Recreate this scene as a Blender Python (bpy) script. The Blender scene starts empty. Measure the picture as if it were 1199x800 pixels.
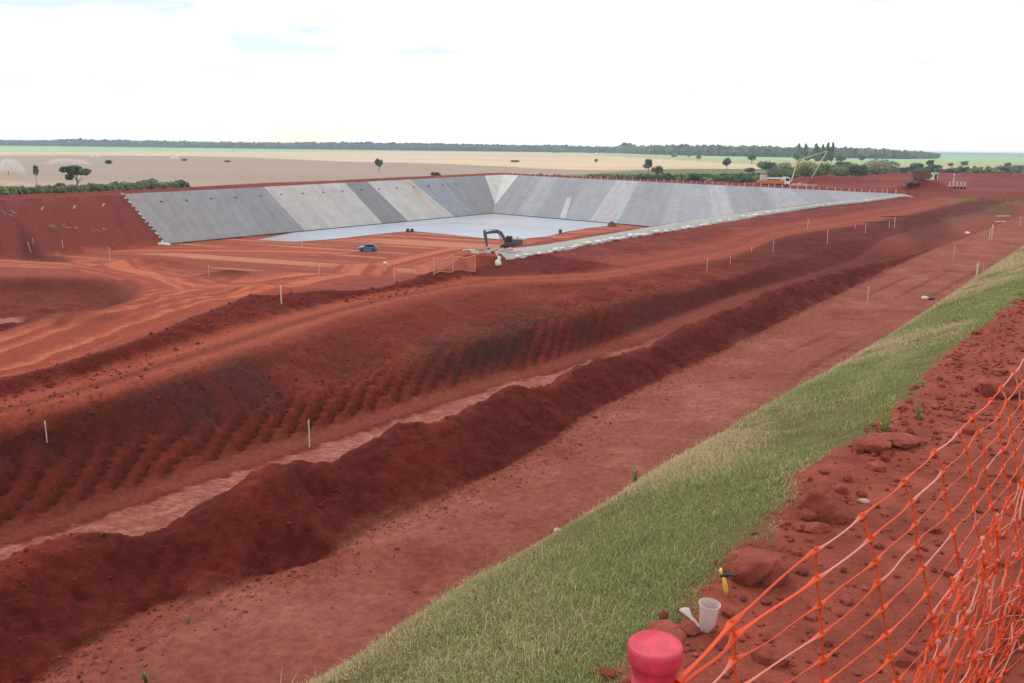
import bpy, math, random
import numpy as np
from mathutils import Vector
R = math.radians
rng = np.random.default_rng(7)
random.seed(7)
SC = bpy.context.scene
COL = SC.collection

# ------------------------------------------------------------------ camera
F_PX, CX, CY = 1038.0, 599.5, 400.0
PITCH, ROLL = R(12.32), R(0.69)
_F = np.array([0, math.cos(PITCH), -math.sin(PITCH)])
_R0 = np.array([1.0, 0, 0])
_U0 = np.array([0, math.sin(PITCH), math.cos(PITCH)])
_Rt = _R0 * math.cos(ROLL) + _U0 * math.sin(ROLL)
_Up = _U0 * math.cos(ROLL) - _R0 * math.sin(ROLL)
cam = bpy.data.cameras.new('camera')
cam.sensor_width = 36.0
cam.lens = 36.0 * F_PX / 1199.0
cam.clip_start, cam.clip_end = 0.05, 60000.0
cam_ob = bpy.data.objects.new('camera', cam)
COL.objects.link(cam_ob)
from mathutils import Matrix
cam_ob.matrix_world = Matrix(((_Rt[0], _Up[0], -_F[0], 0), (_Rt[1], _Up[1], -_F[1], 0), (_Rt[2], _Up[2], -_F[2], 0), (0, 0, 0, 1)))
SC.camera = cam_ob

# ------------------------------------------------------------------ sky, sun, exposure
SUN_EL, SUN_AZ = R(52), R(-30)          # azimuth from +Y towards +X
wd = bpy.data.worlds.new('World')
SC.world = wd
wd.use_nodes = True
nt = wd.node_tree
nt.nodes.clear()
out = nt.nodes.new('ShaderNodeOutputWorld')
bg = nt.nodes.new('ShaderNodeBackground')
sky = nt.nodes.new('ShaderNodeTexSky')
sky.sky_type = 'NISHITA'
sky.sun_disc = False
sky.sun_elevation = SUN_EL
sky.sun_rotation = SUN_AZ
sky.air_density, sky.dust_density, sky.ozone_density = 1.0, 0.15, 3.0
tc = nt.nodes.new('ShaderNodeTexCoord')
mp = nt.nodes.new('ShaderNodeMapping')
mp.inputs['Scale'].default_value = (2.2, 2.2, 11.0)
nz = nt.nodes.new('ShaderNodeTexNoise')
nz.inputs['Scale'].default_value = 2.2
nz.inputs['Detail'].default_value = 5.0
nz.inputs['Roughness'].default_value = 0.5
rp = nt.nodes.new('ShaderNodeValToRGB')
rp.color_ramp.elements[0].position, rp.color_ramp.elements[0].color = 0.35, (0.42, 0.42, 0.42, 1)
rp.color_ramp.elements[1].position, rp.color_ramp.elements[1].color = 0.45, (1, 1, 1, 1)
mx = nt.nodes.new('ShaderNodeMix')
mx.data_type = 'RGBA'
CLOUD = 11.0
HAZE = 0.00020
mx.inputs['B'].default_value = (CLOUD, CLOUD * 1.0, CLOUD * 1.005, 1)
L = nt.links.new
L(tc.outputs['Generated'], mp.inputs['Vector']); L(mp.outputs['Vector'], nz.inputs['Vector'])
L(nz.outputs['Fac'], rp.inputs['Fac']); L(rp.outputs['Color'], mx.inputs['Factor'])
L(sky.outputs['Color'], mx.inputs['A']); L(mx.outputs['Result'], bg.inputs['Color'])
bg.inputs['Strength'].default_value = 0.11
L(bg.outputs['Background'], out.inputs['Surface'])
sl = bpy.data.lights.new('sun', 'SUN')
sl.energy = 1.3
sl.angle = R(12)
sl.color = (1.0, 0.95, 0.88)
sun = bpy.data.objects.new('sun', sl)
COL.objects.link(sun)
_sd = Vector((math.sin(SUN_AZ) * math.cos(SUN_EL), math.cos(SUN_AZ) * math.cos(SUN_EL), math.sin(SUN_EL)))
sun.rotation_euler = _sd.to_track_quat('Z', 'Y').to_euler()
sun.location = (-200, 300, 400)
vs = SC.view_settings
vs.view_transform, vs.look, vs.exposure, vs.gamma = 'Standard', 'None', 0.0, 1.0
vs.use_curve_mapping = False
SC.cycles.volume_bounces = 0
SC.cycles.max_bounces = 6
SC.cycles.transparent_max_bounces = 24
SC.cycles.volume_step_rate = 4.0

# ------------------------------------------------------------------ geometry of the survey
def ray(px, py):
    d = _F * F_PX + _Rt * (px - CX) - _Up * (py - CY)
    return d / d[1]
def at(px, py, z):
    d = ray(px, py)
    return d * (z / d[2])
def at_dist(px, py, y):
    return ray(px, py) * y
def proj(p):
    p = np.asarray(p, float)
    w = p @ _F
    return CX + F_PX * (p @ _Rt) / w, CY - F_PX * (p @ _Up) / w
AZ = R(36)
SA, CA = math.sin(AZ), math.cos(AZ)
def to_uv(x, y): return x * SA + y * CA, -x * CA + y * SA
def to_xy(u, v): return u * SA - v * CA, u * CA + v * SA

# ------------------------------------------------------------------ noise
def _h(ix, iy, s):
    n = (ix.astype(np.int64) * 374761393 + iy.astype(np.int64) * 668265263 + s * 1274126177) & 0xffffffff
    n = ((n ^ (n >> 13)) * 1274126177) & 0xffffffff
    n = n ^ (n >> 16)
    return (n & 0xffff) / 65535.0
def vnoise(x, y, s=0):
    ix, iy = np.floor(x), np.floor(y)
    fx, fy = x - ix, y - iy
    fx = fx * fx * (3 - 2 * fx); fy = fy * fy * (3 - 2 * fy)
    a, b, c, d = _h(ix, iy, s), _h(ix + 1, iy, s), _h(ix, iy + 1, s), _h(ix + 1, iy + 1, s)
    return (a * (1 - fx) + b * fx) * (1 - fy) + (c * (1 - fx) + d * fx) * fy
def fbm(x, y, s=0, o=4):
    t, a, n = 0, 1.0, 0
    for k in range(o):
        t = t + a * (vnoise(x * 2 ** k + 17.3 * k, y * 2 ** k - 9.1 * k, s + k) - 0.5)
        n += a; a *= 0.5
    return t / n * 2
def sstep(a, b, x):
    t = np.clip((x - a) / (b - a), 0, 1)
    return t * t * (3 - 2 * t)
def lerp(a, b, t): return a + (b - a) * t

# ------------------------------------------------------------------ break lines of the earthwork
def line(pts, z):
    o = []
    for i, (px, py) in enumerate(pts):
        zz = z if not hasattr(z, '__len__') else z[i]
        p = at(px, py, zz)
        u, v = to_uv(p[0], p[1])
        o.append((u, v, zz))
    o.sort()
    a = np.array(o)
    return a
def interp(a, u, k):
    # linear inside; beyond the ends keep the end value (v) / z
    return np.interp(u, a[:, 0], a[:, k])
Z_TOP, Z_ROAD, Z_TR, Z_BENCH, Z_EDGE = -1.7, -10.0, -15.0, -11.0, -10.6
GR = line([(748, 762), (800, 715), (850, 668), (870, 640), (905, 612), (935, 580), (960, 545), (1000, 520), (1030, 495), (1060, 470), (1085, 440), (1110, 420), (1150, 385), (1199, 347), (1240, 312)], Z_TOP)
GL = line([(355, 800), (420, 762), (480, 720), (540, 682), (600, 648), (650, 618), (720, 578), (760, 552), (840, 506), (900, 470), (960, 438), (1000, 415), (1075, 370), (1140, 328), (1199, 288), (1230, 266)], -2.15)
MBs = line([(-150, 880), (40, 800), (100, 757), (180, 712), (300, 680), (380, 655), (440, 617), (480, 600), (545, 570), (600, 545), (640, 520), (700, 478), (740, 462), (800, 432), (860, 405), (900, 384), (960, 355), (1000, 335), (1040, 315), (1075, 300), (1095, 290)], Z_ROAD)
_mc = [(-120, 715), (0, 661), (50, 639), (100, 620), (145, 619), (170, 621), (215, 599), (250, 581), (280, 566), (320, 544), (350, 539), (380, 541), (400, 533), (430, 519), (465, 499), (495, 491), (520, 494), (545, 481), (575, 464), (600, 451), (635, 451), (665, 436), (690, 421), (725, 414), (780, 397), (810, 377), (850, 363), (875, 354), (900, 341), (960, 322), (1036, 304), (1072, 297)]
MC = []
for px, py in _mc:
    best = None
    for z in np.linspace(-9.9, -6.5, 171):
        p = at(px, py, z); u, v = to_uv(p[0], p[1])
        e = abs((v - interp(MBs, u, 1)) - 1.35 * (z + 10.0))
        if best is None or e < best[0]: best = (e, u, v, z)
    MC.append(best[1:])
MC.sort()
MC = np.array(MC)
_tz = [-15, -15, -15, -15, -15, -15, -15, -15, -15, -14.6, -14.0, -13.6, -13.2, -12.7, -12.2]
TT = line([(-150, 660), (0, 622), (100, 590), (200, 560), (300, 528), (400, 497), (500, 465), (560, 447), (620, 433), (700, 408), (740, 393), (800, 372), (850, 352), (900, 336), (960, 318)], _tz)
_st = [(-150, 575), (0, 548), (100, 530), (200, 508), (300, 480), (400, 455), (450, 440), (520, 413), (560, 398), (600, 390), (640, 378), (700, 362), (740, 350), (800, 338), (850, 326), (900, 313), (960, 297)]
ST = []
for px, py in _st:
    best = None
    for z in np.linspace(-14.9, -11.2, 186):
        p = at(px, py, z); u, v = to_uv(p[0], p[1])
        k = 0.7 if px < 740 else 1.2
        e = abs((v - interp(TT, u, 1)) - k * (z - interp(TT, u, 2)))
        if best is None or e < best[0]: best = (e, u, v, z)
    ST.append(best[1:])
ST.sort()
ST = np.array(ST)
HH = line([(-150, 520), (0, 490), (50, 478), (150, 452), (200, 437), (300, 405), (330, 396), (400, 371), (470, 352), (540, 337), (600, 331), (700, 327), (787, 312), (852, 302), (895, 287), (960, 275), (1010, 268)], Z_BENCH)
KK = line([(-150, 500), (0, 470), (100, 441), (200, 409), (300, 377), (400, 353), (480, 338), (560, 326), (700, 319), (787, 304), (852, 293), (895, 280), (960, 268), (1010, 261)], Z_BENCH)
EC = line([(-150, 480), (0, 447), (60, 433), (130, 412), (200, 388), (230, 374), (300, 346), (330, 347), (370, 341), (440, 341), (500, 325), (555, 317), (603, 303), (640, 297), (680, 288), (720, 281), (800, 268), (850, 259), (900, 250), (960, 241), (1010, 236), (1060, 229)],
          [-10.4] * 3 + [-10.3, -10.2, -10.4, -10.2, -10.3, -10.3, -10.6, -10.6, -10.6] + [-10.6] * 6 + [-10.5, -10.4, -10.2, -10.0])
# pond crest and toe corners
LC0, LC1 = at(145, 228, -10.2), at(590, 205, -9.1)
LT0, LT1 = at(195, 286, -20.3), at(577, 250, -20.3)
FC1 = at(1060, 228, -9.7)
FT1 = at(767, 266, -20.3)
U_END = to_uv(*at(603, 303, -10.6)[:2])[0]

def sdist(P, Q, x, y):
    d = (Q - P)[:2]; d = d / np.hypot(*d)
    return (x - P[0]) * d[1] - (y - P[1]) * d[0], (x - P[0]) * d[0] + (y - P[1]) * d[1]

def wall(C0, C1, T0, T1, x, y, flip):
    dc, al = sdist(C0, C1, x, y)
    dt, _ = sdist(T0, T1, x, y)
    dc, dt = dc * flip, -dt * flip
    Lc = np.hypot(*(C1 - C0)[:2])
    zc = lerp(C0[2], C1[2], np.clip(al / Lc, 0, 1))
    den = np.where(np.abs(dc + dt) < 1.0, 1.0, dc + dt)
    f = np.clip(dc / den, 0, 1)
    return zc, dc, lerp(zc, -20.42, f), f

def height(u, v, detail=True):
    """terrain height on a column grid: u (n,1), v (1,m)"""
    U, V = np.broadcast_arrays(u, v)
    X, Y = to_xy(U, V)
    uc = u[:, 0]
    lines_v, lines_z = [], []
    def add(vv, zz):
        if lines_v: vv = np.maximum(vv, lines_v[-1] + 0.08)
        lines_v.append(vv); lines_z.append(np.broadcast_to(zz, uc.shape).astype(float))
    add(np.full_like(uc, -80.0), -1.75)
    add(interp(GR, uc, 1), Z_TOP)
    gl = interp(GL, uc, 1)
    add(gl - 0.12, -2.1)
    add(gl + 0.1, -2.25)
    add(gl + 8.3, Z_ROAD)
    mb = interp(MBs, uc, 1)
    fade = sstep(100, 112, uc)
    add(np.maximum(mb, gl + 8.6), Z_ROAD)
    mc = interp(MC, uc, 1); zmc = lerp(interp(MC, uc, 2), -10.3, fade)
    add(mc, zmc)
    zt = lerp(interp(TT, uc, 2), -10.6, sstep(104, 120, uc))
    vt = interp(TT, uc, 1)
    add(np.minimum(mc + 1.35 * (zmc - zt), vt - 1.0), zt - 0.1)
    add(vt, zt)
    add(interp(ST, uc, 1), lerp(interp(ST, uc, 2), -10.7, fade))
    add(interp(HH, uc, 1), lerp(np.full_like(uc, Z_BENCH), -10.4, fade))
    add(interp(KK, uc, 1), lerp(np.full_like(uc, Z_BENCH), -10.35, fade))
    add(interp(EC, uc, 1), interp(EC, uc, 2))
    LV = np.array(lines_v); LZ = np.array(lines_z)
    H = np.empty(U.shape); ZI = np.empty(U.shape)
    vr = v[0]
    off = np.clip(0.04 + 0.018 * np.maximum(vr, 0), 0.04, 0.5)
    idx = np.arange(LV.shape[0], dtype=float)
    for i in range(len(uc)):
        a, b = LV[:, i], LZ[:, i]
        H[i] = 0.25 * np.interp(vr - off, a, b) + 0.5 * np.interp(vr, a, b) + 0.25 * np.interp(vr + off, a, b)
        ZI[i] = np.interp(vr, a, idx)
    vE = LV[-1][:, None]; zE = LZ[-1][:, None]
    # the pit
    zcL, dL, zL, fL = wall(LC0, LC1, LT0, LT1, X, Y, 1.0)
    zcF, dF, zF, fF = wall(LC1, FC1, LT1, FT1, X, Y, 1.0)
    sd, _ = sdist(LC0, LT0, X, Y)
    zL = zL - 1.6 * np.sin(math.pi * fL) * sstep(0.5, 3.0, -sd)
    zF = zF - 3.0 * np.sin(math.pi * fF)
    ramp = -11.8 - 8.65 * sstep(0, 1, (Y - 58) / 118.0 + np.maximum(0, (U - U_END) / 35.0))
    pit = np.maximum(np.maximum(zL, zF), ramp)
    wband = np.where(U < U_END - 0.5, 0.6, np.interp(U, [U_END, U_END + 20, 210], [6.0, 6.0, 2.5]))
    shoulder = zE - np.maximum(0, V - vE - wband) / 1.7
    pit = np.maximum(pit, shoulder)
    dout = np.maximum(-dL, -dF)                       # >0 outside the crest
    plain = np.where(X > 60, -10.4, -11.3) + 0 * X
    plain = lerp(-11.3, -10.35, sstep(40, 110, X) * sstep(900, 300, Y))
    rise = np.where(dL * 1.0 < dF, zcL, zcF)
    outz = lerp(rise, plain, sstep(5, 16, dout)) + 0.55 * np.exp(-((dout - 5.0) / 1.3) ** 2)
    P = np.where(dout > 0, outz, pit)
    H = np.where(V > vE, P, H)
    # at the right-hand end everything runs out onto the flat site
    out_end = sstep(196, 226, U) * (V > 12)
    H = np.where(dout > 0, H, lerp(H, np.where(V > vE, H, -10.1), out_end))
    H = np.where((U > 232) & (V > 10) & (V < 54), np.where(dout > 0, outz, plain), H)
    H = np.where((U > 400), np.where(V > 20, np.minimum(H, lerp(-10.35, -11.3, sstep(400, 900, U))), H), H)
    return X, Y, H, ZI, vE, dL, dF, dout, ramp, (zL, zF)

def spacing(lo, hi, s0, g, far):
    xs = [0.0]
    while xs[-1] < hi:
        x = xs[-1]
        s = max(s0, s0 + g * x)
        if x > far: s = s0 + g * far + 0.03 * (x - far)
        xs.append(x + s)
    ng = [0.0]
    while ng[-1] > lo:
        ng.append(ng[-1] - max(s0, 0.08 * -ng[-1]))
    return np.array(ng[:0:-1] + xs)
GU = spacing(-14, 14000, 0.045, 0.0048, 330)
GV = spacing(-40, 14000, 0.04, 0.0036, 300)
gx, gy, HG, ZI, VE, DL, DF, DOUT, RAMP, ZW = height(GU[:, None], GV[None, :])
UG, VG = np.broadcast_arrays(GU[:, None], GV[None, :])
# ------------------------------------------------------------------ materials
def srgb(r, g, b, k=1.0):
    f = lambda c: (c / 255 / 12.92 if c <= 10 else ((c / 255 + 0.055) / 1.055) ** 2.4)
    return (f(r) * k, f(g) * k, f(b) * k)
def mat(name, col=None, rough=0.6, attr=None, noise=0.0, nscale=8.0, bump=0.0, bscale=20.0, metal=0.0, spec=0.3, trans=0.0, obj=False, tint=None):
    m = bpy.data.materials.new(name)
    m.use_nodes = True
    t = m.node_tree
    b = t.nodes['Principled BSDF']
    b.inputs['Roughness'].default_value = rough
    b.inputs['Metallic'].default_value = metal
    b.inputs['Specular IOR Level'].default_value = spec
    src = None
    if attr:
        a = t.nodes.new('ShaderNodeAttribute'); a.attribute_name = attr
        src = a.outputs['Color']
    else:
        c = t.nodes.new('ShaderNodeRGB'); c.outputs[0].default_value = (*col, 1); src = c.outputs[0]
    co = t.nodes.new('ShaderNodeTexCoord')
    if noise:
        n = t.nodes.new('ShaderNodeTexNoise'); n.inputs['Scale'].default_value = nscale
        n.inputs['Detail'].default_value = 6; n.inputs['Roughness'].default_value = 0.65
        t.links.new(co.outputs['Object'], n.inputs['Vector'])
        r = t.nodes.new('ShaderNodeMapRange')
        r.inputs['From Min'].default_value, r.inputs['From Max'].default_value = 0.28, 0.72
        r.inputs['To Min'].default_value, r.inputs['To Max'].default_value = 1 - noise, 1 + noise
        t.links.new(n.outputs['Fac'], r.inputs['Value'])
        v = t.nodes.new('ShaderNodeVectorMath'); v.operation = 'SCALE'
        t.links.new(src, v.inputs[0]); t.links.new(r.outputs['Result'], v.inputs['Scale'])
        src = v.outputs['Vector']
    t.links.new(src, b.inputs['Base Color'])
    if bump:
        n2 = t.nodes.new('ShaderNodeTexNoise'); n2.inputs['Scale'].default_value = bscale
        n2.inputs['Detail'].default_value = 6; n2.inputs['Roughness'].default_value = 0.7
        t.links.new(co.outputs['Object'], n2.inputs['Vector'])
        bp = t.nodes.new('ShaderNodeBump'); bp.inputs['Strength'].default_value = 1.0
        bp.inputs['Distance'].default_value = bump
        t.links.new(n2.outputs['Fac'], bp.inputs['Height']); t.links.new(bp.outputs['Normal'], b.inputs['Normal'])
    if trans:
        tr = t.nodes.new('ShaderNodeBsdfTranslucent'); ms = t.nodes.new('ShaderNodeMixShader')
        ms.inputs['Fac'].default_value = trans
        t.links.new(src, tr.inputs['Color'])
        t.links.new(b.outputs['BSDF'], ms.inputs[1]); t.links.new(tr.outputs['BSDF'], ms.inputs[2])
        t.links.new(ms.outputs['Shader'], t.nodes['Material Output'].inputs['Surface'])
    return m

# ------------------------------------------------------------------ terrain detail
wz = lambda a, b: (ZI >= a) & (ZI < b)
def soft(lo, hi, e=0.35): return sstep(lo - e, lo + e, ZI) * sstep(hi + e, hi - e, ZI)
near = np.exp(-np.maximum(UG, VG) / 120.0)
inE = VG <= VE
wx = UG + 0.5 * fbm(UG * 0.9, VG * 0.9, 31, 3); wy = VG + 0.5 * fbm(UG * 0.9, VG * 0.9, 41, 3)
f_big = fbm(wx * 0.45, wy * 0.45, 3, 4)
f_mid = fbm(wx * 1.7, wy * 1.7, 9, 4)
f_fine = fbm(UG * 6.0, VG * 6.0, 15, 3)
m_dirt = (ZI < 1) * (VG > -30) * sstep(0, 0.05, 1 - ZI)
m_road = soft(4, 5) * inE
m_mound = sstep(4.975, 5.0, ZI + 0.03 * f_mid + 0.02 * f_fine) * sstep(7.3, 6.7, ZI) * inE
m_strip = soft(7, 8, 0.2) * inE
m_face = sstep(7.9, 8.15, ZI) * sstep(9.35, 8.85, ZI + 0.25 * f_big) * inE
m_bank = soft(9, 10, 0.3) * inE
m_track = soft(10, 11, 0.25) * inE
m_berm = np.where(inE, soft(11, 12.5, 0.3), 0) * (UG < 75)
m_edge = np.where(inE, soft(11, 12.5, 0.2), 0) * (UG >= 75)
inpit = (~inE) & (DOUT < 0)
outside = (~inE) & (DOUT >= 0)
dz = np.zeros_like(HG)
dz += m_dirt * (0.05 * f_mid + 0.05 * f_big + 0.012 * f_fine) * np.clip(VG + 5, 0, 1)
# ruts and crumbly ground by the turf edge
dz += m_dirt * 0.05 * np.maximum(0, f_mid) * sstep(0.2, 0.9, VG)
dz += m_road * (0.05 * f_mid + 0.06 * f_big + 0.012 * f_fine)
rut = np.abs(np.sin((VG - 12.4 + 0.4 * fbm(UG * 0.12, UG * 0 + 2.5, 5, 2)) * math.pi / 1.9))
rutm = np.exp(-((rut / 0.3) ** 2)) * sstep(25, 45, UG) * sstep(-0.05, 0.35, fbm(UG * 0.07, VG * 0.25, 14, 3))
dz -= m_road * 0.06 * rutm
crest = np.exp(-((ZI - 6.0) / 0.45) ** 2)
dz += m_mound * (0.20 * f_big + 0.20 * f_mid + 0.07 * f_fine + 0.03)
# tracks pressed over the heaps
dz -= m_mound * 0.16 * np.exp(-((np.mod(UG * 0.55 - VG * 1.0 + 1.2 * f_big, 3.6) - 1.8) / 0.28) ** 2) * sstep(5.7, 6.3, ZI)
dz += m_strip * (0.08 * f_mid + 0.06 * f_fine)
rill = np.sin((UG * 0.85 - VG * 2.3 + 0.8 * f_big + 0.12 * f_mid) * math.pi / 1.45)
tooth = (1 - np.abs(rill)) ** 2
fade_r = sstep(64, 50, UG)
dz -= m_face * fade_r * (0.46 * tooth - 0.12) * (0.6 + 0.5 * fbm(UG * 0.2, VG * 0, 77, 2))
dz += m_face * (0.11 * f_mid + 0.22 * f_big)
dz += m_bank * (0.14 * f_mid + 0.30 * f_big + 0.05 * f_fine * near)
lugs = np.sin(UG * 2 * math.pi / 0.42) * np.exp(-((ZI - 10.35) / 0.22) ** 2)
dz += m_track * (0.03 * f_mid) + np.where(inE, lugs * 0.04 * (ZI > 9.9) * (ZI < 11), 0)
dz += (m_berm) * (0.30 * f_mid + 0.22 * f_big + 0.08 * f_fine)
dz += m_edge * (0.08 * f_mid + 0.15 * f_big)
dz += np.where(inpit, 0.10 * f_big + 0.04 * f_mid, 0) * sstep(185, 120, gy)
dz += np.where(outside, 0.12 * f_big * np.exp(-np.maximum(UG, VG) / 600), 0)
# site beyond the right-hand end of the pond: low spoil banks
site = (UG > 215) & (gx > 40) & (gy < 420) & (VG > -20)
dz += np.where(site, 0.9 * np.maximum(0, fbm(gx * 0.035, gy * 0.05, 51, 4)) * sstep(215, 250, UG), 0)

def bump_at(px, py, z, rx, ry, h, ang=0.0):
    p = at(px, py, z)
    c, s = math.cos(ang), math.sin(ang)
    dx, dy = gx - p[0], gy - p[1]
    a, b = (dx * c + dy * s) / rx, (-dx * s + dy * c) / ry
    return h * np.exp(-(a * a + b * b)) * (1 + 0.35 * f_big)
HG = HG + dz
# heap island on the left and loose heaps along the haul road
def poly_mask(pts, z, soft_m):
    P = np.array([at(px, py, z)[:2] for px, py in pts])
    sel = (gx > P[:, 0].min() - 3 * soft_m) & (gx < P[:, 0].max() + 3 * soft_m) & (gy > P[:, 1].min() - 3 * soft_m) & (gy < P[:, 1].max() + 3 * soft_m)
    o = np.zeros_like(gx)
    x, y = gx[sel], gy[sel]
    ins = np.zeros(x.shape, bool); d = np.full(x.shape, 1e9)
    for i in range(len(P)):
        a, b = P[i], P[(i + 1) % len(P)]
        c = ((a[1] > y) != (b[1] > y)) & (x < (b[0] - a[0]) * (y - a[1]) / (b[1] - a[1] + 1e-12) + a[0])
        ins ^= c
        e = b - a; t = np.clip(((x - a[0]) * e[0] + (y - a[1]) * e[1]) / (e @ e), 0, 1)
        d = np.minimum(d, np.hypot(x - a[0] - t * e[0], y - a[1] - t * e[1]))
    s = np.where(ins, d, -d)
    o[sel] = sstep(-soft_m * 0.3, soft_m, s)
    return o
heap = poly_mask([(-60, 330), (0, 322), (60, 320), (110, 322), (150, 330), (166, 347), (158, 362), (120, 378), (70, 394), (0, 408), (-80, 420)], -13.0, 3.0)
HG = HG - heap * (1.5 + 0.5 * f_big + 0.25 * f_mid)
for a in ((270, 328, -13.5, 3.2, 2.2, 0.8), (160, 304, -15.0, 4, 3, 0.9), (190, 306, -15.0, 5, 3, 0.9), (300, 340, -12.0, 3.0, 1.6, 0.5), (375, 342, -12.0, 5.0, 1.8, 0.5), (505, 330, -11.2, 5, 1.5, 0.5), (700, 226, -9.6, 2, 2, .2)):
    HG = HG + bump_at(*a)
HG = HG + bump_at(10, 398, -13.3, 5.0, 2.2, 1.1) + bump_at(45, 386, -13.6, 2.5, 1.2, 0.7)
HG = HG + bump_at(1079, 223, -10.1, 7.0, 5.0, 3.2) + bump_at(1010, 214, -10.1, 26, 6.0, 1.6) + bump_at(1150, 209, -10.3, 60, 14.0, 2.2, -0.3) + bump_at(960, 214, -10.1, 12, 5, 1.6)
# under the lining the ground sits a little lower
seam_d, _ = sdist(at(145, 228, -10.2), LT0, gx, gy)
lined_in = (DL > 0.3) & (DF > 0.3) & (VG > VE + 1.0)
under = lined_in & (HG > -20.2) & ((ZW[0] > RAMP + 0.1) | (ZW[1] > RAMP + 0.1)) & (seam_d < -0.3)
HG = np.where(under, HG - 0.45, HG)

def hsample(x, y):
    u, v = to_uv(np.asarray(x, float), np.asarray(y, float))
    i = np.clip(np.searchsorted(GU, u) - 1, 0, len(GU) - 2); j = np.clip(np.searchsorted(GV, v) - 1, 0, len(GV) - 2)
    a = np.clip((u - GU[i]) / (GU[i + 1] - GU[i]), 0, 1); b = np.clip((v - GV[j]) / (GV[j + 1] - GV[j]), 0, 1)
    return (HG[i, j] * (1 - a) + HG[i + 1, j] * a) * (1 - b) + (HG[i, j + 1] * (1 - a) + HG[i + 1, j + 1] * a) * b
def ground(px, py, y0=1.2):
    d = ray(px, py)
    ys = y0 * 1.006 ** np.arange(1500)
    g = d[2] * ys - hsample(d[0] * ys, ys)
    k = np.nonzero(g < 0)[0]
    if len(k) == 0: return at(px, py, -11.3)
    k = max(k[0], 1)
    t = g[k - 1] / (g[k - 1] - g[k])
    y = ys[k - 1] + t * (ys[k] - ys[k - 1])
    return np.array([d[0] * y, y, float(hsample(d[0] * y, y))])
def gpt(x, y): return np.array([x, y, float(hsample(x, y))])

# ------------------------------------------------------------------ soil colours (albedo)
def C(*a): return np.array(srgb(*a))
K = 0.60
c_dirt = C(174, 88, 75) * K; c_road = C(170, 96, 86) * K; c_mound = C(114, 42, 37) * K
c_strip = C(172, 98, 86) * K; c_face = C(112, 44, 38) * K; c_bank = C(136, 56, 47) * K
c_haul = C(196, 94, 70) * K; c_track = C(174, 84, 66) * K; c_edge = C(138, 57, 50) * K
c_floor = C(186, 94, 74) * K; c_dark = C(92, 44, 40) * K; c_wall = C(172, 86, 80) * K
CG = np.zeros(HG.shape + (3,)) + c_dirt
def paint(mask, col):
    global CG
    m = np.clip(mask, 0, 1)[..., None]
    CG = CG * (1 - m) + np.asarray(col) * m
n1 = f_big; n2 = f_mid
azi = gx / np.maximum(gy, 1e-3)
def by_az(pts, z=-11.3):
    a = np.array([(lambda p: (p[0] / p[1], p[1]))(at(px, py, z)) for px, py in pts])
    return np.interp(azi, a[:, 0], a[:, 1])
m_turf = (ZI >= 1) & (ZI < 4) & inE
turf_t = np.clip((VG - interp(GR, UG.ravel(), 1).reshape(UG.shape)) / 1.3, 0, 1)
wv = VG + 0.10 * fbm(UG * 3, VG * 3, 61, 3)
for m, c in ((m_road, c_road), (m_mound, c_mound), (m_strip, c_strip), (m_face, c_face), (m_bank, c_bank), (m_track, c_track), (m_berm, c_mound * 1.15), (m_edge, c_edge)):
    paint(m, c)
_gr = interp(GR, GU, 1); _ed = 0.16 * fbm(GU * 1.6, GU * 0 + 3, 21, 3) + 0.06 * fbm(GU * 7, GU * 0 + 9, 22, 2)
turf_in = sstep(0.0, 0.08, VG - (_gr + _ed)[:, None]) * (ZI < 4) * (VG > 0) * inE
paint(turf_in * sstep(2.35, 2.0, ZI), C(128, 116, 78) * 0.6)
paint(turf_in * sstep(2.0, 2.4, ZI), C(160, 138, 98) * 0.6)
# road: paler dusty middle, damp darker streaks
paint(m_road * sstep(0.05, 0.5, n1 + 0.3 * n2) * 0.5, C(186, 118, 108) * K)
paint(m_road * sstep(0.2, 0.6, -n1 + 0.5 * n2) * 0.6, C(140, 66, 58) * K)
paint(m_road * sstep(8, 3.2, VG - 3) * 0.45, C(140, 66, 58) * K)
paint(m_road * rutm * 0.55, C(118, 54, 48) * K)
paint(m_mound * sstep(0.0, 0.5, n2 + 0.4 * n1) * 0.5, C(126, 50, 43) * K)
paint(m_mound * sstep(5.95, 6.5, ZI) * 0.6, C(150, 62, 52) * K)
dtt = interp(TT, GU, 1)[:, None] - VG
paint(m_strip, C(148, 72, 62) * K)
pale_s = m_strip * sstep(1.5, 2.1, dtt + 0.5 * n1 + 0.4 * n2)
paint(pale_s * 0.85, C(184, 108, 97) * K)
paint(pale_s * sstep(0.0, 0.25, f_fine + 0.5 * n2) * 0.6, C(206, 140, 128) * K)
paint(m_strip * np.exp(-((dtt - 1.55 + 0.3 * n2) / 0.22) ** 2) * 0.7, C(118, 52, 45) * K)
paint(m_face * fade_r * (1 - tooth) * 0.75, C(158, 70, 58) * K)  # ridges between the bucket marks painted lighter, as if lit
paint(m_face * fade_r * np.clip(tooth * 1.5, 0, 1) * 0.7, C(84, 36, 32) * K)  # shade in the grooves painted into the soil colour
paint(m_strip * sstep(48, 66, UG) * 0.85, C(150, 74, 64) * K)
paint(m_face * sstep(0.1, 0.4, n1 + 0.4 * n2) * 0.5 * sstep(40, 50, UG) * sstep(80, 60, UG), C(84, 58, 54) * K)
paint(np.where(inE, soft(8.3, 9.3, 0.25), 0) * sstep(38, 43, UG) * sstep(58, 52, UG) * sstep(-.35, .25, n1 + .7 * n2) * .75, C(74, 52, 47) * K)
paint(m_bank * 0.75 * sstep(44, 22, UG + 8 * n1) * sstep(10.05, 9.7, ZI), C(108, 48, 41) * K)
paint(m_bank * sstep(0.05, 0.35, -n1 + 0.3 * n2) * 0.6 * sstep(42, 24, UG), C(100, 62, 58) * K)
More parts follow.
